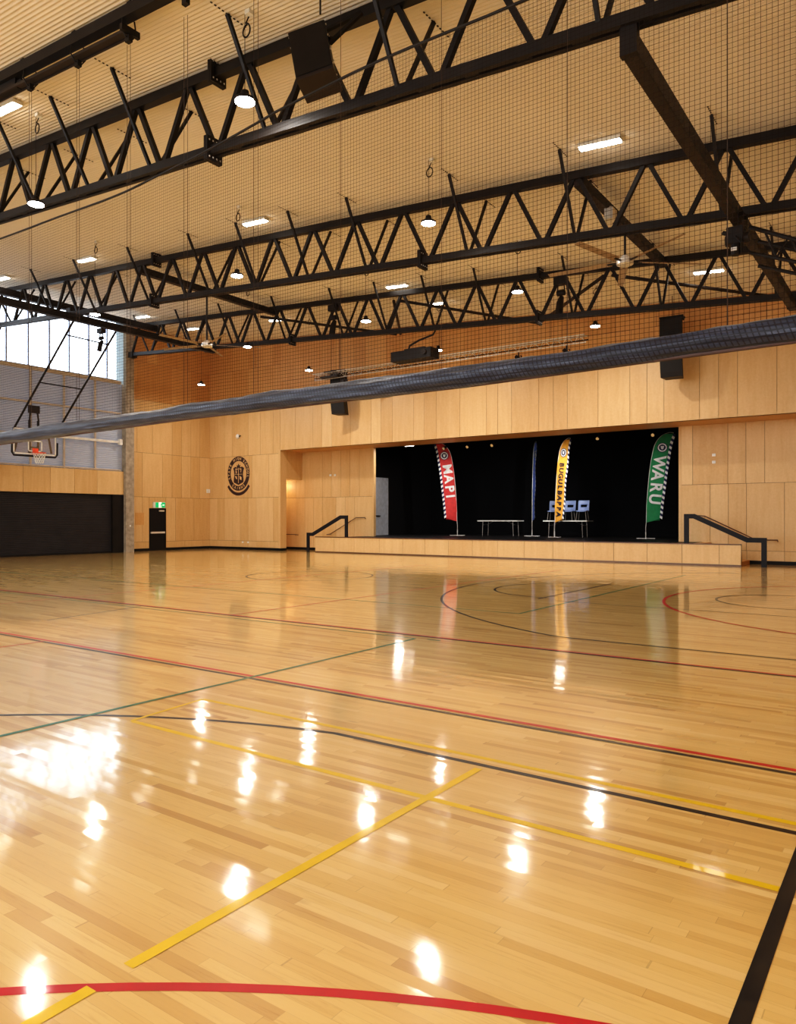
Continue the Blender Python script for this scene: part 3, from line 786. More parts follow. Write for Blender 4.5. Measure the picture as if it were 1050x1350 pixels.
# flags face roughly towards the hall
feather_flag('red feather flag lettered MAPI on the stage', (-19.45, 32.7, STZ), math.radians(30), 'flagred', 'MAPI', 'flagwhite', .62, mir=-1)
fg = feather_flag('green feather flag lettered WARU at the right of the stage', (-9.8, 32.2, STZ), math.radians(16), 'flaggreen', 'WARU', 'flagwhite', .66, mir=1)
fg.scale = (1, 1, .955)
fy = feather_flag('yellow feather flag lettered BUGULBARRA before the chairs', (-13.92, 32.1, STZ), math.radians(-32), 'flagyellow', 'BUGULBARRA', 'flagblack', .42, bold=.016, mir=1)
fy.scale = (.92, 1, .945); fy.rotation_euler.z = math.radians(-24)
feather_flag('narrow blue feather flag seen edge-on behind the left table', (-15.75, 33.6, STZ), math.radians(104), 'flagblue', '', 'flagwhite', .4, stripe_dark='flagblue', mir=1)

def folding_table(label, loc, L_=2.42):
    t = thing('folding_table', label, 'table', loc, 'folding tables on the stage')
    MB().box((-L_ / 2, -.37, .725), (L_ / 2, .37, .775)).build('tabletop', M['tabletop'], t)
    for sx in (-1, 1):
        x = sx * (L_ / 2 - .28)
        for yy in (-.29, .29):
            MB().tube([(x, yy, .735), (x + sx * .03, yy, .02), (x + sx * .03, yy, 0)], .017, 8).build('leg', M['tableleg'], t)
        MB().tube([(x, -.29, .55), (x, .29, .55)], .012, 6).build('cross_bar', M['tableleg'], t)
        MB().tube([(x, 0, .55), (x - sx * .22, 0, .62), (x - sx * .45, 0, .735)], .010, 6).build('brace', M['tableleg'], t)
    return t
folding_table('white folding table left of centre on the stage', (-17.22, 33.1, STZ), 2.2)
folding_table('white folding table carrying three blue chairs', (-13.55, 32.75, STZ), 2.15)
def chair():
    t = thing('plastic_chair', 'left blue plastic chair standing on the right table', 'chair', (0, 0, 0), 'blue chairs on the folding table')
    n = 8; vs = []
    # back shell with slot: a curved grid
    m = MB(); W = .25
    def pt(a, h):  # a -1..1 , h 0..1
        x = a * (W + .01 * h); y = .20 + .10 * h + .05 * (1 - a * a) - .02
        return (x, y, .42 + .50 * h)
    rows = [0, .12, .25, .38, .48, .6, .72, .84, .93, 1.0]
    cols_ = [-1, -.8, -.55, -.3, 0, .3, .55, .8, 1]
    idx = {}
    for i, h in enumerate(rows):
        for j, a in enumerate(cols_):
            aa = a * (1 - .06 * max(0, (h - .9) * 10)); idx[i, j] = len(vs); vs.append(pt(aa, h))
    fs = []
    for i in range(len(rows) - 1):
        for j in range(len(cols_) - 1):
            if i in (3, 4) and 2 <= j <= 5: continue
            fs.append((idx[i, j], idx[i, j + 1], idx[i + 1, j + 1], idx[i + 1, j]))
    m.add(vs, fs); o = m.build('backrest', M['chairblue'], t, smooth=True)
    s_ = o.modifiers.new('thick', 'SOLIDIFY'); s_.thickness = .02
    m = MB(); vs = []
    for i in range(7):
        y = -.22 + .44 * i / 6
        for j in range(7):
            x = -.23 + .46 * j / 6; vs.append((x, y, .45 - .02 * math.cos(PI * (j - 3) / 6) + (.0 if i > 0 else -.02)))
    m.add(vs, [(i * 7 + j, i * 7 + j + 1, (i + 1) * 7 + j + 1, (i + 1) * 7 + j) for i in range(6) for j in range(6)])
    o = m.build('seat', M['chairblue'], t, smooth=True); s_ = o.modifiers.new('thick', 'SOLIDIFY'); s_.thickness = .025
    for sx in (-1, 1):
        for sy in (-1, 1):
            MB().tube([(sx * .19, sy * .17, .43), (sx * .235, sy * .22, .0)], .013, 8).build('leg', M['tableleg'], t)
    MB().tube([(-.19, -.17, .42), (-.19, .17, .42)], .011, 6).tube([(.19, -.17, .42), (.19, .17, .42)], .011, 6).build('seat_rail', M['tableleg'], t)
    return t
ch = chair(); TZ = STZ + .780
ch.location = (-14.27, 32.78, TZ); ch.rotation_euler.z = math.radians(8)
dup(ch, (-13.53, 32.8, TZ), 'middle blue plastic chair, half hidden by the yellow flag', rz=math.radians(4))
dup(ch, (-12.86, 32.78, TZ), 'right blue plastic chair of the three on the table', rz=math.radians(6))
# stage lights
def batten(name, label, loc, l, w, mat, cat='light', rz=0, group=None):
    t = thing(name, label, cat, loc, group, rz)
    MB().box((-l / 2, -w / 2, 0), (l / 2, w / 2, .07)).build('housing', M['white'], t)
    b = MB(); b.prism([(-w * .44, 0), (-w * .30, -.035), (w * .30, -.035), (w * .44, 0)], (-l * .48, 0, 0), (0, 1, 0), (0, 0, 1), (l * .96, 0, 0)); b.build('diffuser', mat, t)
    return t
LST = glow('stage_lamp', (1, .93, .85), 12)
batten('stage_downlight', 'small bright light under the stage opening, left', (-20.3, 29.6, 5.13), .5, .18, LST)
batten('stage_downlight', 'small bright light under the stage opening above the yellow flag', (-12.65, 29.7, 5.22), .75, .18, LST)
for i, (x, lab) in enumerate(((-18.9, 'above the red flag'), (-17.6, 'right of the red flag'), (-16.3, 'left of the blue flag'), (-11.3, 'between yellow and green flags'), (-9.0, 'near the green flag'))):
    t = thing('stage_spotlight', 'small dark stage spotlight hanging ' + lab, 'spotlight', (x, 30.6, 5.0), 'dark spotlights inside the stage opening')
    MB().tube([(0, 0, 1.6), (0, 0, .12)], .012, 6).build('hanger', M['steel'], t)
    MB().tube([(0, .12, .08), (0, -.06, 0), (0, -.12, -.03)], .07, 10, [.05, .08, .09]).build('lamp_body', M['steel_brown'], t)
    MB().tube([(0, -.121, -.03), (0, -.125, -.032)], .07, 10).build('lens', M['chrome'], t)

# ------------------------------------------------------------------ trusses
NX = [-28.72 + 1.505 * k for k in range(0, 22)]
BR = [-29.55, -26.6, -23.85, -20.8, -17.85, -15.8, -13.8, -11.8, -8.8, -6.15, -3.2, -.3, 2.6]
def truss(y, label, dx=0, dz=0, splices=()):
    t = thing('roof_truss', label, 'truss', (0, y, 0), 'black roof trusses')
    zb = lambda x: 7.19 + dz + S * x
    zt = lambda x: 8.52 + dz + S * x
    x0, x1 = -30.92, XR - .05
    m = MB(); up = (0, 0, 1)
    m.bar((x0, -.065, zb(x0)), (x1, -.065, zb(x1)), .075, .15); m.bar((x0, .065, zb(x0)), (x1, .065, zb(x1)), .075, .15)
    x = x0
    while x < x1 - .3:
        m.bar((x, 0, zb(x) - .0), (x + .22, 0, zb(x + .22)), .07, .13); x += .76
    m.bar((x0, 0, zb(x0) + .04), (x1, 0, zb(x1) + .04), .06, .04)
    m.build('bottom_chord', M['steel'], t)
    xa = -30.3
    MB().bar((xa, 0, zt(xa)), (x1, 0, zt(x1)), .16, .17).build('top_chord', M['steel'], t)
    for k, xn in enumerate(NX):
        x = xn + dx
        for sgn in (-1, 1):
            xb_ = x + sgn * .69
            if xb_ > x1: continue
            MB().bar((x + sgn * .05, 0, zt(x) - .05), (xb_, 0, zb(xb_) + .05), .085, .085, (0, 1, 0)).build('web_member', M['steel'], t)
    MB().bar((xa, 0, zt(xa)), (x0 + .02, 0, zb(x0)), .085, .085, (0, 1, 0)).build('web_member', M['steel'], t)
    for x in BR:
        for sy in (-1, 1):
            MB().bar((x, sy * .06, zb(x) + .02), (x, sy * .88, roofz(x) - .0), .055, .055, (1, 0, 0)).build('fly_brace', M['steel'], t)
    for x, zz in splices:
        z = zt(x) if zz else zb(x)
        sp = MB().bar((x - .02, -.17, z + .02), (x - .02, .17, z + .02), .04, .42, (0, 0, 1)).bar((x + .03, -.17, z + .02), (x + .03, .17, z + .02), .04, .42, (0, 0, 1)).build('splice_plate', M['steel'], t)
        b = MB()
        for a in (-.12, -.04, .04, .12):
            for c in (-.13, .16): b.lathe((x + .05, a, z + c), [(.014, -.012), (.014, .012)], 6)
        b.build('bolts', M['alu'], sp)
    MB().box((-31.0, -.14, zb(x0) - .16), (-30.7, .14, zb(x0) + .1)).build('end_bracket', M['steel'], t)
    return t
truss(8.75, 'black roof truss nearest the viewer', -.12, .06, ((-10.05, 1), (-10.15, 0)))
truss(15.3, 'middle black roof truss', 0, .0, ((-20.5, 1), (-20.6, 0), (-10.1, 0)))
truss(21.7, 'black roof truss farthest back, before the stage wall', 0, -.02, ((-20.5, 0), (-9.95, 0), (-9.9, 1)))

# slots in the sheeting where the braces pass
m = MB()
for y in (8.75, 15.3, 21.7):
    for x in BR:
        for sy in (-1, 1):
            yc = y + sy * .9
            for k in range(-4, 6): m.box((x + .0, yc + k * P - .018, roofz(x) - .012), (x + .022, yc + k * P + .018, roofz(x) - .004))
m.build('sheet_slots', M['steel_brown'], ceil)

# longitudinal beams
def beam(label, x, z, y0_, y1_, w, h, plates=()):
    t = thing('steel_beam', label, 'beam', (x, 0, z))
    MB().bar((0, y0_, 0), (0, y1_, 0), w, h).build('beam_member', M['steel_brown'], t)
    MB().bar((w / 2 + .012, y0_, 0), (w / 2 + .012, y1_, 0), .02, h * 1.08).build('side_plate', M['steel'], t)
    for y in plates:
        MB().box((-w / 2 - .015, y - .05, -h / 2 - .01), (w / 2 + .03, y + .05, h / 2 + .2)).build('hanger_plate', M['steel'], t)
    return t
beam('long black beam hung under the trusses at the right', -2.86, 7.17, 8.72, 22.0, .16, .22, (8.75, 15.3, 21.7))
beam('black beam between the two farther trusses, right of the ceiling fan', -6.1, 8.84, 15.3, 21.7, .18, .2)
beam('black beam between the two farther trusses, left of centre', -21.45, 9.9, 15.3, 21.7, .2, .2)
beam('black beam hung under the trusses at the left, carrying the basketball goal', -25.55, 8.98, YF, 22.1, .22, .22, (15.3, 21.7))
beam('black beam below the roof nearest the window wall', -29.05, 10.35, 8.8, 21.7, .22, .24)
t = thing('junction_box', 'small pale metal box on the beam beside the right ceiling fan', 'box', (-5.95, 16.9, 8.62))
MB().box((-.1, -.14, -.14), (.1, .14, .12)).build('housing', M['alu'], t); MB().box((-.02, -.03, .12), (.02, .03, .2)).build('mount_clip', M['alu'], t); MB().box((-.08, -.15, -.1), (.0, -.14, .02)).build('cover', M['white'], t)
# wind bracing between last truss and stage wall
zz_ = [(-22.6, 21.75), (-18.9, 26.9), (-15.6, 21.75), (-12.3, 26.9), (-7.8, 21.75), (-3.2, 26.9)]
def roofbr(x): return roofz(x) - .42
labs = ['first roof brace tube from the left behind the last truss', 'second roof brace tube from the left behind the last truss', 'third roof brace tube from the left, sloping to the stage wall', 'fourth roof brace tube from the left, meeting the third at the wall', 'fifth roof brace tube from the left, over the right of the stage']
for (a, b), lab in zip(zip(zz_, zz_[1:]), labs):
    if True:
        (a, b) = [(a[0] + (b[0] - a[0]) * f, a[1] + (b[1] - a[1]) * f) for f in (.03, .97)]
        o = MB().tube([(a[0], a[1], roofbr(a[0])), (b[0], b[1], roofbr(b[0]))], .055, 8).build('brace_tube', M['steel_brown'], smooth=True)
        tag(o, lab, 'brace', 'roof brace tubes')

# ------------------------------------------------------------------ pendant and linear lights
def pendant(label, x, y, z=8.0, far=False, coil=True):
    t = thing('pendant_light', label, 'pendant light', (x, y, z), 'round high-bay pendant lights')
    MB().lathe((0, 0, 0), [(.155, .012), (.165, .02), (.16, .05), (.12, .075), (.07, .09), (.06, .17), (.03, .19)], 24).build('housing', M['steel'], t, smooth=False)
    MB().lathe((0, 0, 0), [(.152, .0), (.152, .014)], 28).build('lens', M['lamp'], t)
    rz_ = roofz(x) - z
    MB().tube([(0, 0, .19), (0, 0, rz_)], .005, 5).build('suspension_cable', M['steel'], t)
    if coil:
        c = MB(); n = 22
        c.tube([(.02 + .085 * math.sin(2 * PI * i / n), .0 + .03 * i / n, rz_ - .26 + .10 * math.cos(2 * PI * i / n)) for i in range(n + 1)], .012, 5)
        c.tube([(.02, 0, rz_ - .16), (.05, .02, rz_ - .08), (.09, .03, rz_)], .01, 5)
        c.build('cable_coil', M['steel'], t)
        MB().box((.05, -.05, rz_ - .06), (.15, .05, rz_ + .01)).build('junction_box', M['white'], t)
    ld = bpy.data.lights.new('lamp', 'AREA'); ld.shape = 'DISK'; ld.size = .28; ld.energy = 100; ld.color = (1, .93, .84)
    lo = bpy.data.objects.new('lamp', ld); COL.objects.link(lo); lo.parent = t; lo.location = (0, 0, -.012)
    return t
PR = [(-8.55, 8.0, 'on the nearest truss, beside the black speaker'), (-14.82, 8.15, 'low at the left edge, before the nearest truss'),
      (-8.82, 13.6, 'in the centre, before the middle truss'), (-14.85, 13.62, 'left of centre, before the middle truss'), (-21.3, 13.62, 'at the left, before the windows'),
      (-9.4, 19.1, 'right of centre, before the farthest truss'), (-14.8, 19.1, 'in the middle of the farthest truss'), (-20.6, 19.4, 'left, below the farthest truss'),
      (-8.97, 24.0, 'before the stage wall, above the lighting bar at the right'), (-15.12, 24.0, 'before the stage wall, beside the projector'), (-21.7, 24.0, 'before the stage wall, left of the lighting bar'), (-28.2, 23.6, 'in the far left corner')]
for x, y, lab in PR: pendant('round bright pendant light ' + lab, x, y, 8.0 if y < 18 else 7.98)
LN = [(-5.3, 14.45, 'near the long beam at the upper right'), (-15.1, 14.52, 'above the left pendant before the middle truss'), (-23.2, 14.52, 'at the left over the middle truss'), (-28.8, 14.52, 'at the left edge above the windows'),
      (-14.95, 7.62, 'at the upper left edge, before the nearest truss'), (-15.2, 21.4, 'in the centre above the farthest truss'), (-15.2, 24.0, 'behind the farthest truss in the centre'), (-23.4, 23.8, 'behind the farthest truss, left of centre'),
      (-29.1, 21.0, 'above the left end of the farthest truss'), (-29.0, 23.7, 'behind the left end of the farthest truss'), (-5.36, 23.8, 'at the right behind the ceiling fan')]
for x, y, lab in LN:
    t = batten('linear_ceiling_light', 'bright rectangular ceiling light ' + lab, (x, y, roofz(x) - .075), .86, .2, M['lampfar'], 'ceiling light', 0, 'rectangular ceiling lights')
    t.rotation_euler = (0, math.atan(-S), 0)

# ------------------------------------------------------------------ net, bundle and hoist
NY = 7.0
def hr(x): return roofz(x) - .37
PZ = [(-17.5, 6.9), (-13.97, 6.77), (-12.06, 6.72), (-10.44, 6.67), (-9.49, 6.70), (-8.09, 6.78), (-7.16, 6.86), (-6.74, 6.90), (-5.23, 6.96), (-3.3, 6.92), (-1, 6.95), (2.5, 6.95), (3.6, 6.95)]
PZs = smooth_poly(PZ, 4)
def pz(x):
    for a, b in zip(PZs, PZs[1:]):
        if a[0] <= x <= b[0]: return a[1] + (b[1] - a[1]) * (x - a[0]) / (b[0] - a[0])
    return PZs[-1][1] if x > PZs[-1][0] else PZs[0][1]
net = thing('divider_net', 'dark mesh divider net hung across the hall above its rolled-up grey skirt', 'net', (0, NY, 0))
m = MB(); w = .0034; x = -17.4
while x < 3.5:
    m.add([(x - w / 2, 0, 3.15), (x + w / 2, 0, 3.15), (x + w / 2, 0, pz(x)), (x - w / 2, 0, pz(x))], [(0, 1, 2, 3)]); x += .045
z = 3.2
while z < 7.0:
    run = None; xx = -17.4
    while xx < 3.5:
        x2 = xx + .45
        if pz((xx + x2) / 2) > z:
            za, zb_ = z + .01 * math.sin(xx * 1.3), z + .01 * math.sin(x2 * 1.3)
            m.add([(xx, 0, za - w / 2), (x2, 0, zb_ - w / 2), (x2, 0, zb_ + w / 2), (xx, 0, za + w / 2)], [(0, 1, 2, 3)])
        xx = x2
    z += .045
m.build('mesh_netting', M['net'], net)
MB().tube([(a, 0, b) for a, b in PZs], .016, 8).build('head_pipe', M['steel'], net, smooth=True)
BZ = [(-17.5, 3.03), (-13.9, 3.065), (-8.5, 3.125), (-4, 3.12), (-2, 3.152), (0, 3.18), (3.7, 3.22)]
def bz(x):
    for a, b in zip(BZ, BZ[1:]):
        if a[0] <= x <= b[0]: return a[1] + (b[1] - a[1]) * (x - a[0]) / (b[0] - a[0])
    return 3.1
m = MB(); vs = []; xs = [-17.5 + .06 * i for i in range(352)]; n = 28
for i, x in enumerate(xs):
    hz = .103 + .006 * math.sin(x * .9) + .012 * noise.noise(V((x * .8, 0, 3)))
    cz = bz(x) + .012 * noise.noise(V((x * 1.1, 5, 0)))
    for j in range(n):
        a = 2 * PI * j / n
        d = 1 + .20 * noise.noise(V((x * 1.3, math.cos(a) * 2.5, math.sin(a) * 2.5))) + .09 * noise.noise(V((x * 5, math.cos(a) * 5, math.sin(a) * 5)))
        vs.append((x, math.cos(a) * .115 * d - .02, cz + math.sin(a) * hz * d * (1.15 if math.sin(a) > 0 else .95)))
fs = [(i * n + j, i * n + (j + 1) % n, (i + 1) * n + (j + 1) % n, (i + 1) * n + j) for i in range(len(xs) - 1) for j in range(n)]
bd = m.add(vs, fs).build('rolled_skirt', M['bundle'], net, smooth=True)
m = MB().tube([(x, -.02, bz(x) - .088) for x in xs[::4]], .022, 8).build('bottom_hem', M['bundle_edge'], bd, smooth=True)
RP = [-12.91, -11.43, -10.05, -8.70, -7.27, -5.81, -4.37, -2.9, -1.42, .05, 1.5, 2.95, -14.35, -15.8]
for x in RP:
    for dx in (-.04, .04) if x < -7 else (0,):
        MB().tube([(x + dx, 0, 3.18), (x + dx, 0, hr(x) - .17)], .0032, 5).build('lift_cord', M['rope'], net)
# hoist rail and its carrier beam
t = thing('steel_beam', 'black beam under the roof carrying the net hoist at the upper left', 'beam', (0, NY - .05, 0))
MB().bar((-17.5, 0, roofz(-17.5) - .12), (XR, 0, roofz(XR) - .12), .16, .18).build('beam_member', M['steel'], t)
for x in (-13.0, -11.4, -9.9): MB().bar((x, -.06, roofz(x) - .02), (x, .06, roofz(x) - .02), .1, .06).build('fixing_cleat', M['steel'], t)
hz = thing('net_hoist', 'black hoist rail with wire hoops and pulleys over the net', 'hoist', (0, NY + .0, 0))
def hr(x): return roofz(x) - .37
MB().bar((-17.4, -.07, hr(-17.4)), (-10.0, -.07, hr(-10.0)), .03, .05).bar((-17.4, .07, hr(-17.4)), (-10.0, .07, hr(-10.0)), .03, .05).bar((-17.4, 0, hr(-17.4) + .01), (-10.0, 0, hr(-10.0) + .01), .11, .02).build('rail', M['steel_brown'], hz)
for x in (-15.8, -14.4, -12.91, -11.43, -10.05):
    z = hr(x); 
    MB().tube([(x, -.1, z + .22), (x, -.13, z + .02), (x, -.06, z - .08), (x, .06, z - .08), (x, .13, z + .02), (x, .1, z + .22)], .012, 6).build('hoop', M['steel'], hz)
    MB().bar((x - .05, 0, z - .1), (x + .05, 0, z - .1), .07, .1).build('pulley', M['steel'], hz)
MB().bar((-10.02, -.16, hr(-10) + .01), (-10.02, .16, hr(-10) + .01), .06, .1).build('end_bearing', M['steel'], hz)
MB().bar((-13.9, 0, hr(-13.9) + .07), (-13.3, 0, hr(-13.3) + .07), .14, .16).bar((-13.3, 0, hr(-13.3) + .07), (-13.15, 0, hr(-13.15) + .07), .08, .08).build('hoist_motor', M['steel'], hz)
for x in (-8.7, -7.27, -5.81): MB().bar((x - .05, 0, roofz(x) - .3), (x + .05, 0, roofz(x) - .3), .07, .16).build('pulley', M['steel'], hz)

# ------------------------------------------------------------------ loudspeakers
def line_speaker(label, x, y, zt_, zb_, w, rod_to, rz=0):
    t = thing('hanging_speaker', label, 'speaker', (x, y, 0), 'tall hanging loudspeakers', rz)
    hgt = zt_ - zb_
    nseg = 2
    split = zb_ + hgt * .36
    def cab(z0, z1, tilt, nm):
        d0, d1 = .30, .30
        m = MB(); yf0 = -.3 + tilt; yf1 = -.3
        v = [(-w / 2, yf0, z0), (w / 2, yf0, z0), (w / 2 * .8, .25 + tilt, z0), (-w / 2 * .8, .25 + tilt, z0), (-w / 2, yf1, z1), (w / 2, yf1, z1), (w / 2 * .8, .25, z1), (-w / 2 * .8, .25, z1)]
        m.add(v, [(0, 3, 2, 1), (4, 5, 6, 7), (0, 1, 5, 4), (1, 2, 6, 5), (2, 3, 7, 6), (3, 0, 4, 7)])
        c = m.build(nm, M['steel'], t)
        g = MB().add([(-w / 2 * .92, yf0 - .004, z0 + .03), (w / 2 * .92, yf0 - .004, z0 + .03), (w / 2 * .92, yf1 - .004, z1 - .03), (-w / 2 * .92, yf1 - .004, z1 - .03)], [(0, 1, 2, 3)]); g.build('grille', M['black_floor'], c)
    cab(split + .01, zt_, 0, 'cabinet'); cab(zb_, split - .01, .16, 'lower_cabinet')
    MB().box((-w / 2 - .03, -.2, zt_ + .03), (w / 2 + .03, -.15, zt_ + .09)).box((-w / 2 - .03, .1, zt_ + .03), (w / 2 + .03, .15, zt_ + .09)).box((-w / 2, -.2, zt_ - .03), (-w / 2 + .04, .15, zt_ + .09)).box((w / 2 - .04, -.2, zt_ - .03), (w / 2, .15, zt_ + .09)).build('flying_frame', M['steel'], t)
    MB().tube([(0, 0, zt_ + .08), (0, 0, rod_to)], .012, 6).build('drop_rod', M['steel'], t)
    return t
line_speaker('tall black speaker hung before the stage wall, left of the stage centre', -21.9, 26.3, 8.3, 6.38, .66, roofz(-21.9) - .02, math.radians(14))
line_speaker('tall black speaker hung before the stage wall at the right', -7.1, 26.3, 8.42, 6.44, .72, roofz(-7.1) - .02, math.radians(4))
# big speaker by the near truss
sp = thing('hanging_speaker', 'large black speaker hung at the nearest truss beside the bright pendant', 'speaker', (-7.22, 8.12, 8.24), 'tall hanging loudspeakers')
sp.rotation_euler = (math.radians(-12), math.radians(-13), math.radians(24)); sp.scale = (.84, .84, .84)
m = MB(); 
v = [(-.33, -.26, -.50), (.33, -.26, -.50), (.27, .26, -.50), (-.27, .26, -.50), (-.33, -.26, .46), (.33, -.26, .46), (.27, .26, .46), (-.27, .26, .46)]
m.add(v, [(0, 3, 2, 1), (4, 5, 6, 7), (0, 1, 5, 4), (1, 2, 6, 5), (2, 3, 7, 6), (3, 0, 4, 7)]); m.build('cabinet', M['black_floor'], sp)
MB().box((-.31, -.27, -.48), (.31, -.262, .44)).build('grille', M['steel'], sp)
MB().box((-.33, -.262, -.56), (.33, .26, -.502)).build('base_panel', M['steel_brown'], sp)
b = MB()
for z in (-.4, -.1, .2, .42):
    for x, y in ((-.338, -.2), (.335, -.2), (.31, .05)): b.lathe((x, y, z), [(.012, -.012), (.012, .012)], 8)
b.build('bolts', M['alu'], sp)
MB().bar((-.3, .05, .50), (.95, .05, .66), .06, .06).bar((.95, .05, .66), (.30, .05, .28), .06, .06).bar((-.1, .05, .58), (.36, .05, .36), .04, .04).bar((-.33, .05, .52), (-.33, .05, .42), .05, .05).build('flying_bracket', M['steel'], sp)
o = MB().tube([(-7.12, 8.12, 8.86), (-7.12, 8.12, roofz(-7.12) - .01)], .014, 6).build('drop_rod', M['steel']); tag(o, 'thin black rod from the roof to the large black speaker', 'rod')

# projector on the last truss
pj = thing('projector', 'wide black projector hung under the farthest truss above the lighting bar', 'projector', (-14.87, 22.0, 7.42), None, math.radians(0))
m = MB().box((-.85, -.25, -.19), (.85, .3, .16)); m.box((-.3, -.2, .16), (.55, .25, .21)); m.build('body', M['steel'], pj)
MB().tube([(.6, -.25, 0), (.6, -.33, 0)], .09, 16).build('lens', M['steel_brown'], pj)
MB().tube([(.95, -.3, 1.0), (.95, -.1, .72), (.80, 0, .62), (.2, 0, .5), (-.2, 0, .36), (-.25, 0, .18)], .035, 8).build('mount_arm', M['steel'], pj, smooth=True)

# aluminium lighting bar
lb = thing('lighting_bar', 'silver lattice lighting bar hung before the stage wall', 'lighting bar', (0, 25.5, 0))
zt0, zb0 = 8.13, 7.88; xa, xb2 = -22.7, -9.87
for (yy, z) in ((-.14, zt0), (.14, zt0), (0, zb0)):
    MB().tube([(xa, yy, z), (xb2, yy, z)], .022, 8).build('chord_tube', M['alu'], lb)
m = MB(); n = int((xb2 - xa) / .22)
for i in range(n):
    a = xa + (xb2 - xa) * i / n; b_ = xa + (xb2 - xa) * (i + 1) / n
    p, q = ((-.14, zt0), (0, zb0)) if i % 2 else ((0, zb0), (-.14, zt0))
    m.tube([(a, p[0], p[1]), (b_, q[0], q[1])], .011, 5)
    p, q = ((.14, zt0), (0, zb0)) if i % 2 else ((0, zb0), (.14, zt0))
    m.tube([(a, p[0], p[1]), (b_, q[0], q[1])], .011, 5)
    m.tube([(a, -.14 if i % 2 else .14, zt0), (b_, .14 if i % 2 else -.14, zt0)], .011, 5)
m.build('lattice', M['alu'], lb)
MB().tube([(xa, -.03, zb0 + .07), (xb2 + .1, -.03, zb0 + .07)], .02, 6).build('power_cable', M['steel'], lb)
MB().box((-22.2, -.2, zb0 + .0), (-21.2, .2, zb0 + .09)).box((-22.0, -.2, zt0), (-21.3, .2, zt0 + .05)).build('clamp_frame', M['steel_brown'], lb)
for x in (-21.7, -16.0, -11.2): MB().tube([(x, 0, zt0), (x, 0, roofz(x) - .02)], .008, 5).build('drop_wire', M['steel'], lb)
for x, lab in ((-20.9, 'left end'), (-12.5, 'middle right'), (-10.6, 'right end')):
    t = thing('hanging_spotlight', 'small black stage lantern hung under the silver lighting bar, ' + lab, 'stage light', (x, 25.5, zb0 - .026), 'lanterns under the lighting bar')
    MB().bar((0, 0, 0), (0, 0, -.14), .03, .05).bar((-.12, 0, -.14), (.12, 0, -.14), .03, .02).bar((-.12, 0, -.14), (-.12, 0, -.28), .03, .012).bar((.12, 0, -.14), (.12, 0, -.28), .03, .012).build('yoke', M['steel'], t)
    MB().tube([(0, -.2, -.2), (0, .05, -.27), (0, .16, -.33)], .09, 12, [.07, .1, .11]).build('lamp_body', M['steel'], t)
# heavier lamps on the trusses
def truss_lamp(label, x, y, z, s=1.0):
    t = thing('truss_spotlight', label, 'spotlight', (x, y, z), 'black spotlights hung in the trusses')
    MB().box((-.2 * s, -.12 * s, .0), (.2 * s, .12 * s, .22 * s)).build('ballast_box', M['steel'], t)
    MB().bar((-.1 * s, 0, 0), (-.12 * s, 0, -.3 * s), .03, .03).bar((.1 * s, 0, 0), (.12 * s, 0, -.3 * s), .03, .03).tube([(-.12 * s, 0, -.25 * s), (.12 * s, 0, -.25 * s)], .09 * s, 10).build('yoke', M['steel'], t)
    MB().tube([(0, .05, -.36 * s), (-.02, -.02, -.55 * s), (-.04, -.06, -.9 * s)], .1 * s, 12, [.07 * s, .11 * s, .12 * s]).build('lamp_barrel', M['steel'], t)
truss_lamp('black spotlight hung in the farthest truss left of centre', -18.35, 21.7, 9.48)
truss_lamp('black spotlight hung in the farthest truss right of centre', -9.2, 21.7, 8.82)
truss_lamp('small black spotlight under the left beam before the windows', -25.4, 16.5, 8.6, .75)
# winch under the long beam at right
wn = thing('hanging_winch', 'black winch unit under the long beam at the right', 'winch', (-2.86, 14.95, 6.98))
MB().box((-.16, -.18, -.30), (.12, .14, -.0)).build('gearbox', M['steel'], wn)
MB().tube([(-.2, -.02, -.2), (.2, -.02, -.2)], .1, 14).build('drum', M['steel_brown'], wn)
MB().tube([(-.02, -.06, -.28), (-.02, -.06, -.5)], .08, 12).build('motor', M['steel'], wn)
MB().box((-.08, -.17, -.44), (.02, -.14, -.38)).build('data_plate', M['alu'], wn)
MB().tube([(-.25, 0, -.02), (-.1, -.05, -.1)], .04, 8).tube([(0, -.2, -.2), (.12, -.26, -.35), (.1, -.1, -.5)], .02, 8).build('cables', M['steel'], wn)
# folded goal frame running out at the right
gf = thing('folded_goal_frame', 'black lattice frame of a folded basketball goal at the right edge', 'frame', (-2.7, 15.2, 7.0))
MB().tube([(0, 0, .06), (.76, 0, -.34), (3.6, 0, -1.6)], .04, 8).tube([(0, 0, -.42), (.76, 0, -.74), (3.2, 0, -1.75)], .035, 8).build('side_arm', M['steel'], gf)
MB().tube([(0, .9, .06), (3.6, .9, -1.6)], .04, 8).tube([(0, .9, -.42), (3.2, .9, -1.75)], .035, 8).build('side_arm', M['steel'], gf)
m = MB()
for k in range(8):
    x = .25 + k * .42; z1 = .06 - x * .46; z2 = -.42 - x * .415
    m.tube([(x, 0, z1), (x + .21, 0, z2 - .08)], .02, 6).tube([(x + .42, 0, z1 - .19), (x + .21, 0, z2 - .08)], .02, 6)
m.build('lattice', M['steel'], gf)

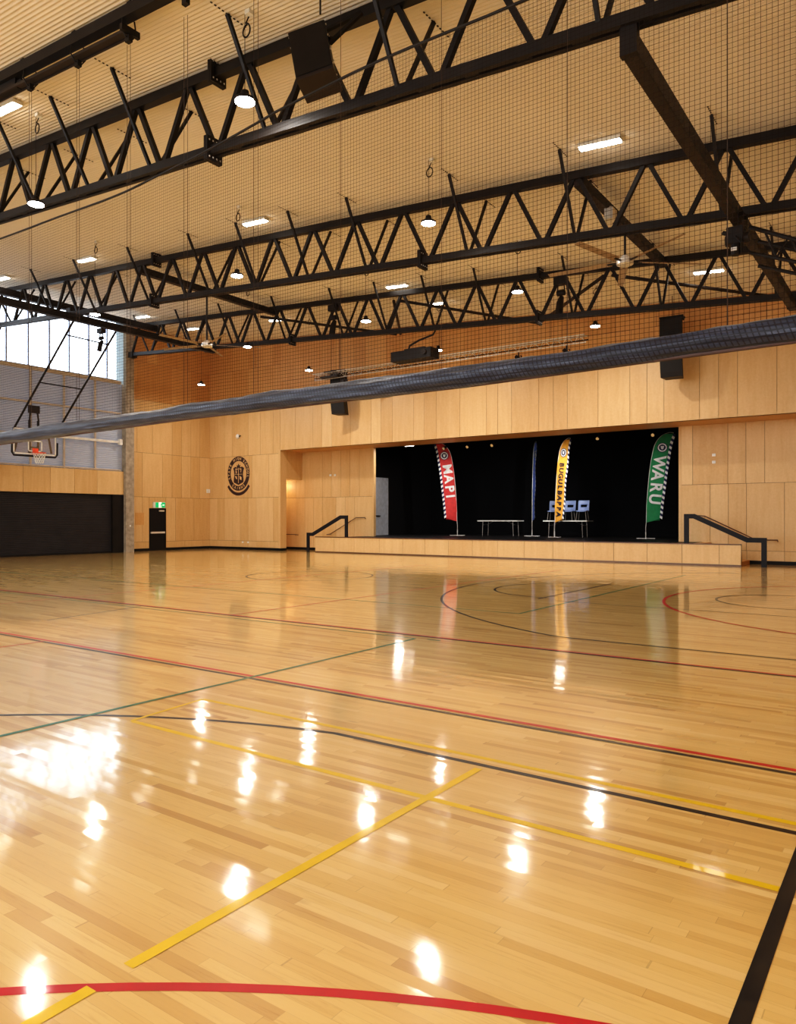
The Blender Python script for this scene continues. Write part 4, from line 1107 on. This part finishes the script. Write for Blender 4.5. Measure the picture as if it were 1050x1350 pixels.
# ------------------------------------------------------------------ basketball goal at the left
gl = thing('basketball_goal', 'basketball goal with clear backboard hung on two long poles before the windows', 'basketball goal', (-29.45, 16.2, 4.7))
G = V((-29.45, 16.2, 4.7))
def rel(p): return tuple(V(p) - G)
t1, t2 = (-25.6, 15.5, 8.88), (-25.75, 17.35, 8.88)
b1, b2 = (-29.75, 15.45, 5.2), (-29.75, 17.25, 5.2)
for a, b_ in ((t1, b1), (t2, b2)):
    MB().tube([rel(a), rel(b_)], .04, 8).build('hanging_pole', M['steel'], gl)
def lerp(a, b_, f): return tuple(V(a) * (1 - f) + V(b_) * f)
for f in (.12, .55, .99):
    MB().tube([rel(lerp(t1, b1, f)), rel(lerp(t2, b2, f))], .025, 8).build('rung', M['steel'], gl)
MB().box((-.12, -.9, -.52), (-.09, .92, .55)).build('backboard', M['board'], gl)
m = MB(); e = .055
def frame(mb, y0_, y1_, z0_, z1_, e, x):
    mb.box((x, y0_, z0_), (x + .008, y1_, z0_ + e)); mb.box((x, y0_, z1_ - e), (x + .008, y1_, z1_)); mb.box((x, y0_, z0_), (x + .008, y0_ + e, z1_)); mb.box((x, y1_ - e, z0_), (x + .008, y1_, z1_))
frame(m, -.88, .90, -.50, .53, .05, -.088); frame(m, -.29, .31, -.38, .08, .05, -.088); m.build('white_lines', M['white'], gl)
m = MB().tube([rel((-29.55, 15.28, 4.75)), (-.1, -.93, -.45), (-.1, -.86, -.56), (-.1, .88, -.56), (-.1, .96, -.45), rel((-29.55, 17.17, 4.75))], .035, 8); m.build('edge_padding', M['steel'], gl)
m = MB().bar((-.2, -.16, -.45), (-.2, -.16, .9), .07, .07, (0, 1, 0)).bar((-.2, .2, -.45), (-.2, .2, .9), .07, .07, (0, 1, 0)).bar((-.2, -.2, -.2), (-.2, .24, -.2), .06, .06).bar((-.25, -.75, -.4), (-.2, -.55, .5), .06, .06, (0, 1, 0)).bar((-.25, .8, -.4), (-.2, .6, .5), .06, .06, (0, 1, 0))
m.build('support_frame', M['steel'], gl)
MB().bar((-.2, -.16, .9), (-.2, -.12, 1.28), .05, .05, (0, 1, 0)).bar((-.2, .22, .9), (-.2, .16, 1.28), .05, .05, (0, 1, 0)).box((-.26, -.2, 1.2), (-.14, .24, 1.5)).build('actuator_box', M['steel_brown'], gl)
n = 24; R = .24
MB().tube([(.22 + R * math.cos(2 * PI * i / n), .02 + R * math.sin(2 * PI * i / n), -.44) for i in range(n + 1)], .018, 8).bar((-.09, .02, -.44), (.0, .02, -.44), .16, .03).box((-.09, -.1, -.5), (-.07, .14, -.24)).build('rim', M['orange'], gl)
m = MB()
for k in range(12):
    for sgn in (-1, 1):
        pts = []
        for q in range(6):
            a = 2 * PI * (k + sgn * q * .5) / 12; r_ = R * (1 - .085 * q)
            pts.append((.22 + r_ * math.cos(a), .02 + r_ * math.sin(a), -.44 - .085 * q))
        m.tube(pts, .008, 4)
m.build('hoop_net', M['white'], gl)

# ------------------------------------------------------------------ ceiling fans
def fan(label, x, y, z, r, a0, top):
    t = thing('ceiling_fan', label, 'ceiling fan', (x, y, z), 'large ceiling fans')
    MB().tube([(0, 0, .08), (0, 0, top - z)], .025, 8).build('down_rod', M['steel'], t)
    MB().lathe((0, 0, 0), [(.10, -.08), (.17, -.05), (.17, .04), (.09, .1), (.05, .14)], 20).build('motor_hub', M['alu'], t)
    n = 5
    for k in range(n):
        a = a0 + 2 * PI * k / n; d = V((math.cos(a), math.sin(a), 0)); s_ = V((-d.y, d.x, 0)); u = V((0, 0, 1))
        tilt = math.radians(14); wv = s_ * math.cos(tilt) + u * math.sin(tilt); nn = d.cross(wv)
        vs = []
        for q in range(7):
            f = q / 6; rr = .28 + (r - .28) * f; w_ = .085 - .02 * f
            p = d * rr
            vs += [p - wv * w_ + nn * .0, p + nn * .02, p + wv * w_, p + nn * .006]
        fs = []
        for q in range(6):
            for j in range(4): fs.append((q * 4 + j, q * 4 + (j + 1) % 4, (q + 1) * 4 + (j + 1) % 4, (q + 1) * 4 + j))
        fs += [(0, 3, 2, 1), (24, 25, 26, 27)]
        MB().add(vs, fs).build('blade', M['fan'], t)
        MB().bar(d * .12, d * .36, .05, .02).build('blade_bracket', M['steel'], t)
    return t
fan('large ceiling fan hung under the middle truss at the right', -5.1, 15.35, 6.92, 1.65, math.radians(40), 7.5)
fan('large ceiling fan hung under the middle truss at the left, over the far corner', -18.08, 15.35, 6.95, 1.65, math.radians(-22), 8.45)

# small things on walls
t = thing('mounted_camera', 'small white camera on an arm above the round crest', 'camera', (-29.55, YB - .02, 5.93))
MB().lathe((0, 0, 0), [(.05, 0), (.12, .02), (.12, .06), (.06, .12)], 14).build('dome', M['white'], t).rotation_euler = (PI / 2, 0, 0)
MB().tube([(.1, -.03, 0), (.28, -.12, .01)], .035, 8).build('arm', M['steel_brown'], t)
o = MB().box((XB + .02, 26.95, 3.0), (XB + .12, 27.12, 3.2)).build('motion_detector', M['white']); tag(o, 'tiny white sensor in the corner left of the crest', 'sensor')
for (x, y, z, lab) in ((-6.3, YR, 3.92, 'upper white switch plate on the wall right of the stage'), (-6.3, YR, 3.66, 'lower white switch plate on the wall right of the stage'), (-24.55, YR, 3.8, 'left small white plate on the wall above the left steps'), (-24.25, YR, 3.8, 'right small white plate on the wall above the left steps')):
    t = thing('switch_plate', lab, 'switch', (x, y - .03, z))
    MB().box((-.06, -.01, -.05), (.06, .01, .05)).build('plate', M['white'], t); MB().box((-.015, -.016, -.02), (.015, -.01, .02)).build('rocker', M['alu'], t)
for i, (x, lab) in enumerate(((-29.2, 'below the crest'), (-28.8, 'below and right of the crest'))):
    t = thing('power_outlet', 'small white outlet low on the wall ' + lab, 'outlet', (x, YB - .025, .38))
    MB().box((-.06, -.01, -.04), (.06, .01, .04)).build('plate', M['white'], t); MB().box((.015, -.014, -.015), (.04, -.01, .015)).build('rocker', M['alu'], t)

# ------------------------------------------------------------------ light
def area(name, loc, rot, sx, sy, e, col):
    d = bpy.data.lights.new(name, 'AREA'); d.shape = 'RECTANGLE'; d.size = sx; d.size_y = sy; d.energy = e; d.color = col
    o = bpy.data.objects.new(name, d); COL.objects.link(o); o.location = loc; o.rotation_euler = rot; return o
ld = bpy.data.lights.new('passage_lamp', 'POINT'); ld.energy = 30; ld.shadow_soft_size = .15; ld.color = (1, .86, .55)
o = bpy.data.objects.new('passage_lamp', ld); COL.objects.link(o); o.location = (-27.9, 28.2, 3.35)
for x, y, z, e in ((-20.9, 29.6, 5.0, 70), (-12.65, 29.7, 5.05, 14)):
    o = area('stage_lamp', (x, y, z), (0, 0, 0), .4, .15, e, (1, .9, .8))
# spots added inside the stage opening, apart from any lantern, to brighten the flags
for x, tx, e in ((-18.9, -19.8, 150), (-11.8, -15.9, 650), (-13.3, -13.7, 170), (-10.9, -9.6, 120)):
    d = bpy.data.lights.new('flag_fill_spot', 'SPOT'); d.energy = e; d.spot_size = math.radians(75); d.spot_blend = .8; d.shadow_soft_size = .1; d.color = (1, .97, .93)
    o = bpy.data.objects.new('flag_fill_spot', d); COL.objects.link(o); o.location = (x, 29.3, 4.9)
    o.rotation_euler = (V((tx, 32.6, 2.3)) - o.location).to_track_quat('-Z', 'Y').to_euler()

w = bpy.data.worlds.new('sky'); SC.world = w; w.use_nodes = True; nt = w.node_tree; nt.nodes.clear()
out = nt.nodes.new('ShaderNodeOutputWorld'); bg = nt.nodes.new('ShaderNodeBackground'); L(nt, bg.outputs[0], out.inputs[0])
tc = nt.nodes.new('ShaderNodeTexCoord')
dt = nt.nodes.new('ShaderNodeVectorMath'); dt.operation = 'DOT_PRODUCT'; dt.inputs[1].default_value = (-1, .0, .0); L(nt, tc.outputs['Generated'], dt.inputs[0])
f = math_(nt, 'SMOOTH_MIN', 1.0, 1.0)
mr = nt.nodes.new('ShaderNodeMapRange'); mr.inputs[1].default_value = .15; mr.inputs[2].default_value = .6; mr.interpolation_type = 'SMOOTHSTEP'; L(nt, dt.outputs['Value'], mr.inputs[0])
L(nt, mixc(nt, mr.outputs[0], (1.0, .96, .90), (.86, .93, 1.0)), bg.inputs[0])
# dim ground below the horizon
sz = nt.nodes.new('ShaderNodeSeparateXYZ'); L(nt, tc.outputs['Generated'], sz.inputs[0])
gr = nt.nodes.new('ShaderNodeMapRange'); gr.inputs[1].default_value = -.08; gr.inputs[2].default_value = .02; gr.inputs[3].default_value = .4; gr.inputs[4].default_value = 1.0
L(nt, sz.outputs[2], gr.inputs[0])
L(nt, math_(nt, 'MULTIPLY', gr.outputs[0], math_(nt, 'ADD', 2.9, math_(nt, 'MULTIPLY', mr.outputs[0], 3.2))), bg.inputs[1])

# ------------------------------------------------------------------ camera
cd = bpy.data.cameras.new('camera'); cam = bpy.data.objects.new('camera', cd); COL.objects.link(cam)
cam.location = (0, 0, 1.6); cam.rotation_euler = (PI / 2, 0, math.radians(35.3))
cd.sensor_fit = 'HORIZONTAL'; cd.sensor_width = 36; cd.lens = 984 / 1050 * 36; cd.shift_y = 9 / 1050; cd.clip_start = .05; cd.clip_end = 200
SC.camera = cam
SC.view_settings.view_transform = 'Standard'; SC.view_settings.look = 'None'; SC.view_settings.exposure = .16
vs_ = SC.view_settings; vs_.use_curve_mapping = True
cm = vs_.curve_mapping; cu = cm.curves[3]
cu.points[0].location = (0, 0); cu.points[-1].location = (1, 1)
for p in ((.03, .019), (.12, .108), (.35, .37), (.7, .76)): cu.points.new(*p)
cm.update()
SC.cycles.use_denoising = True; SC.cycles.max_bounces = 8; SC.cycles.diffuse_bounces = 5; SC.cycles.sample_clamp_indirect = 6
SC.cycles.transparent_max_bounces = 12
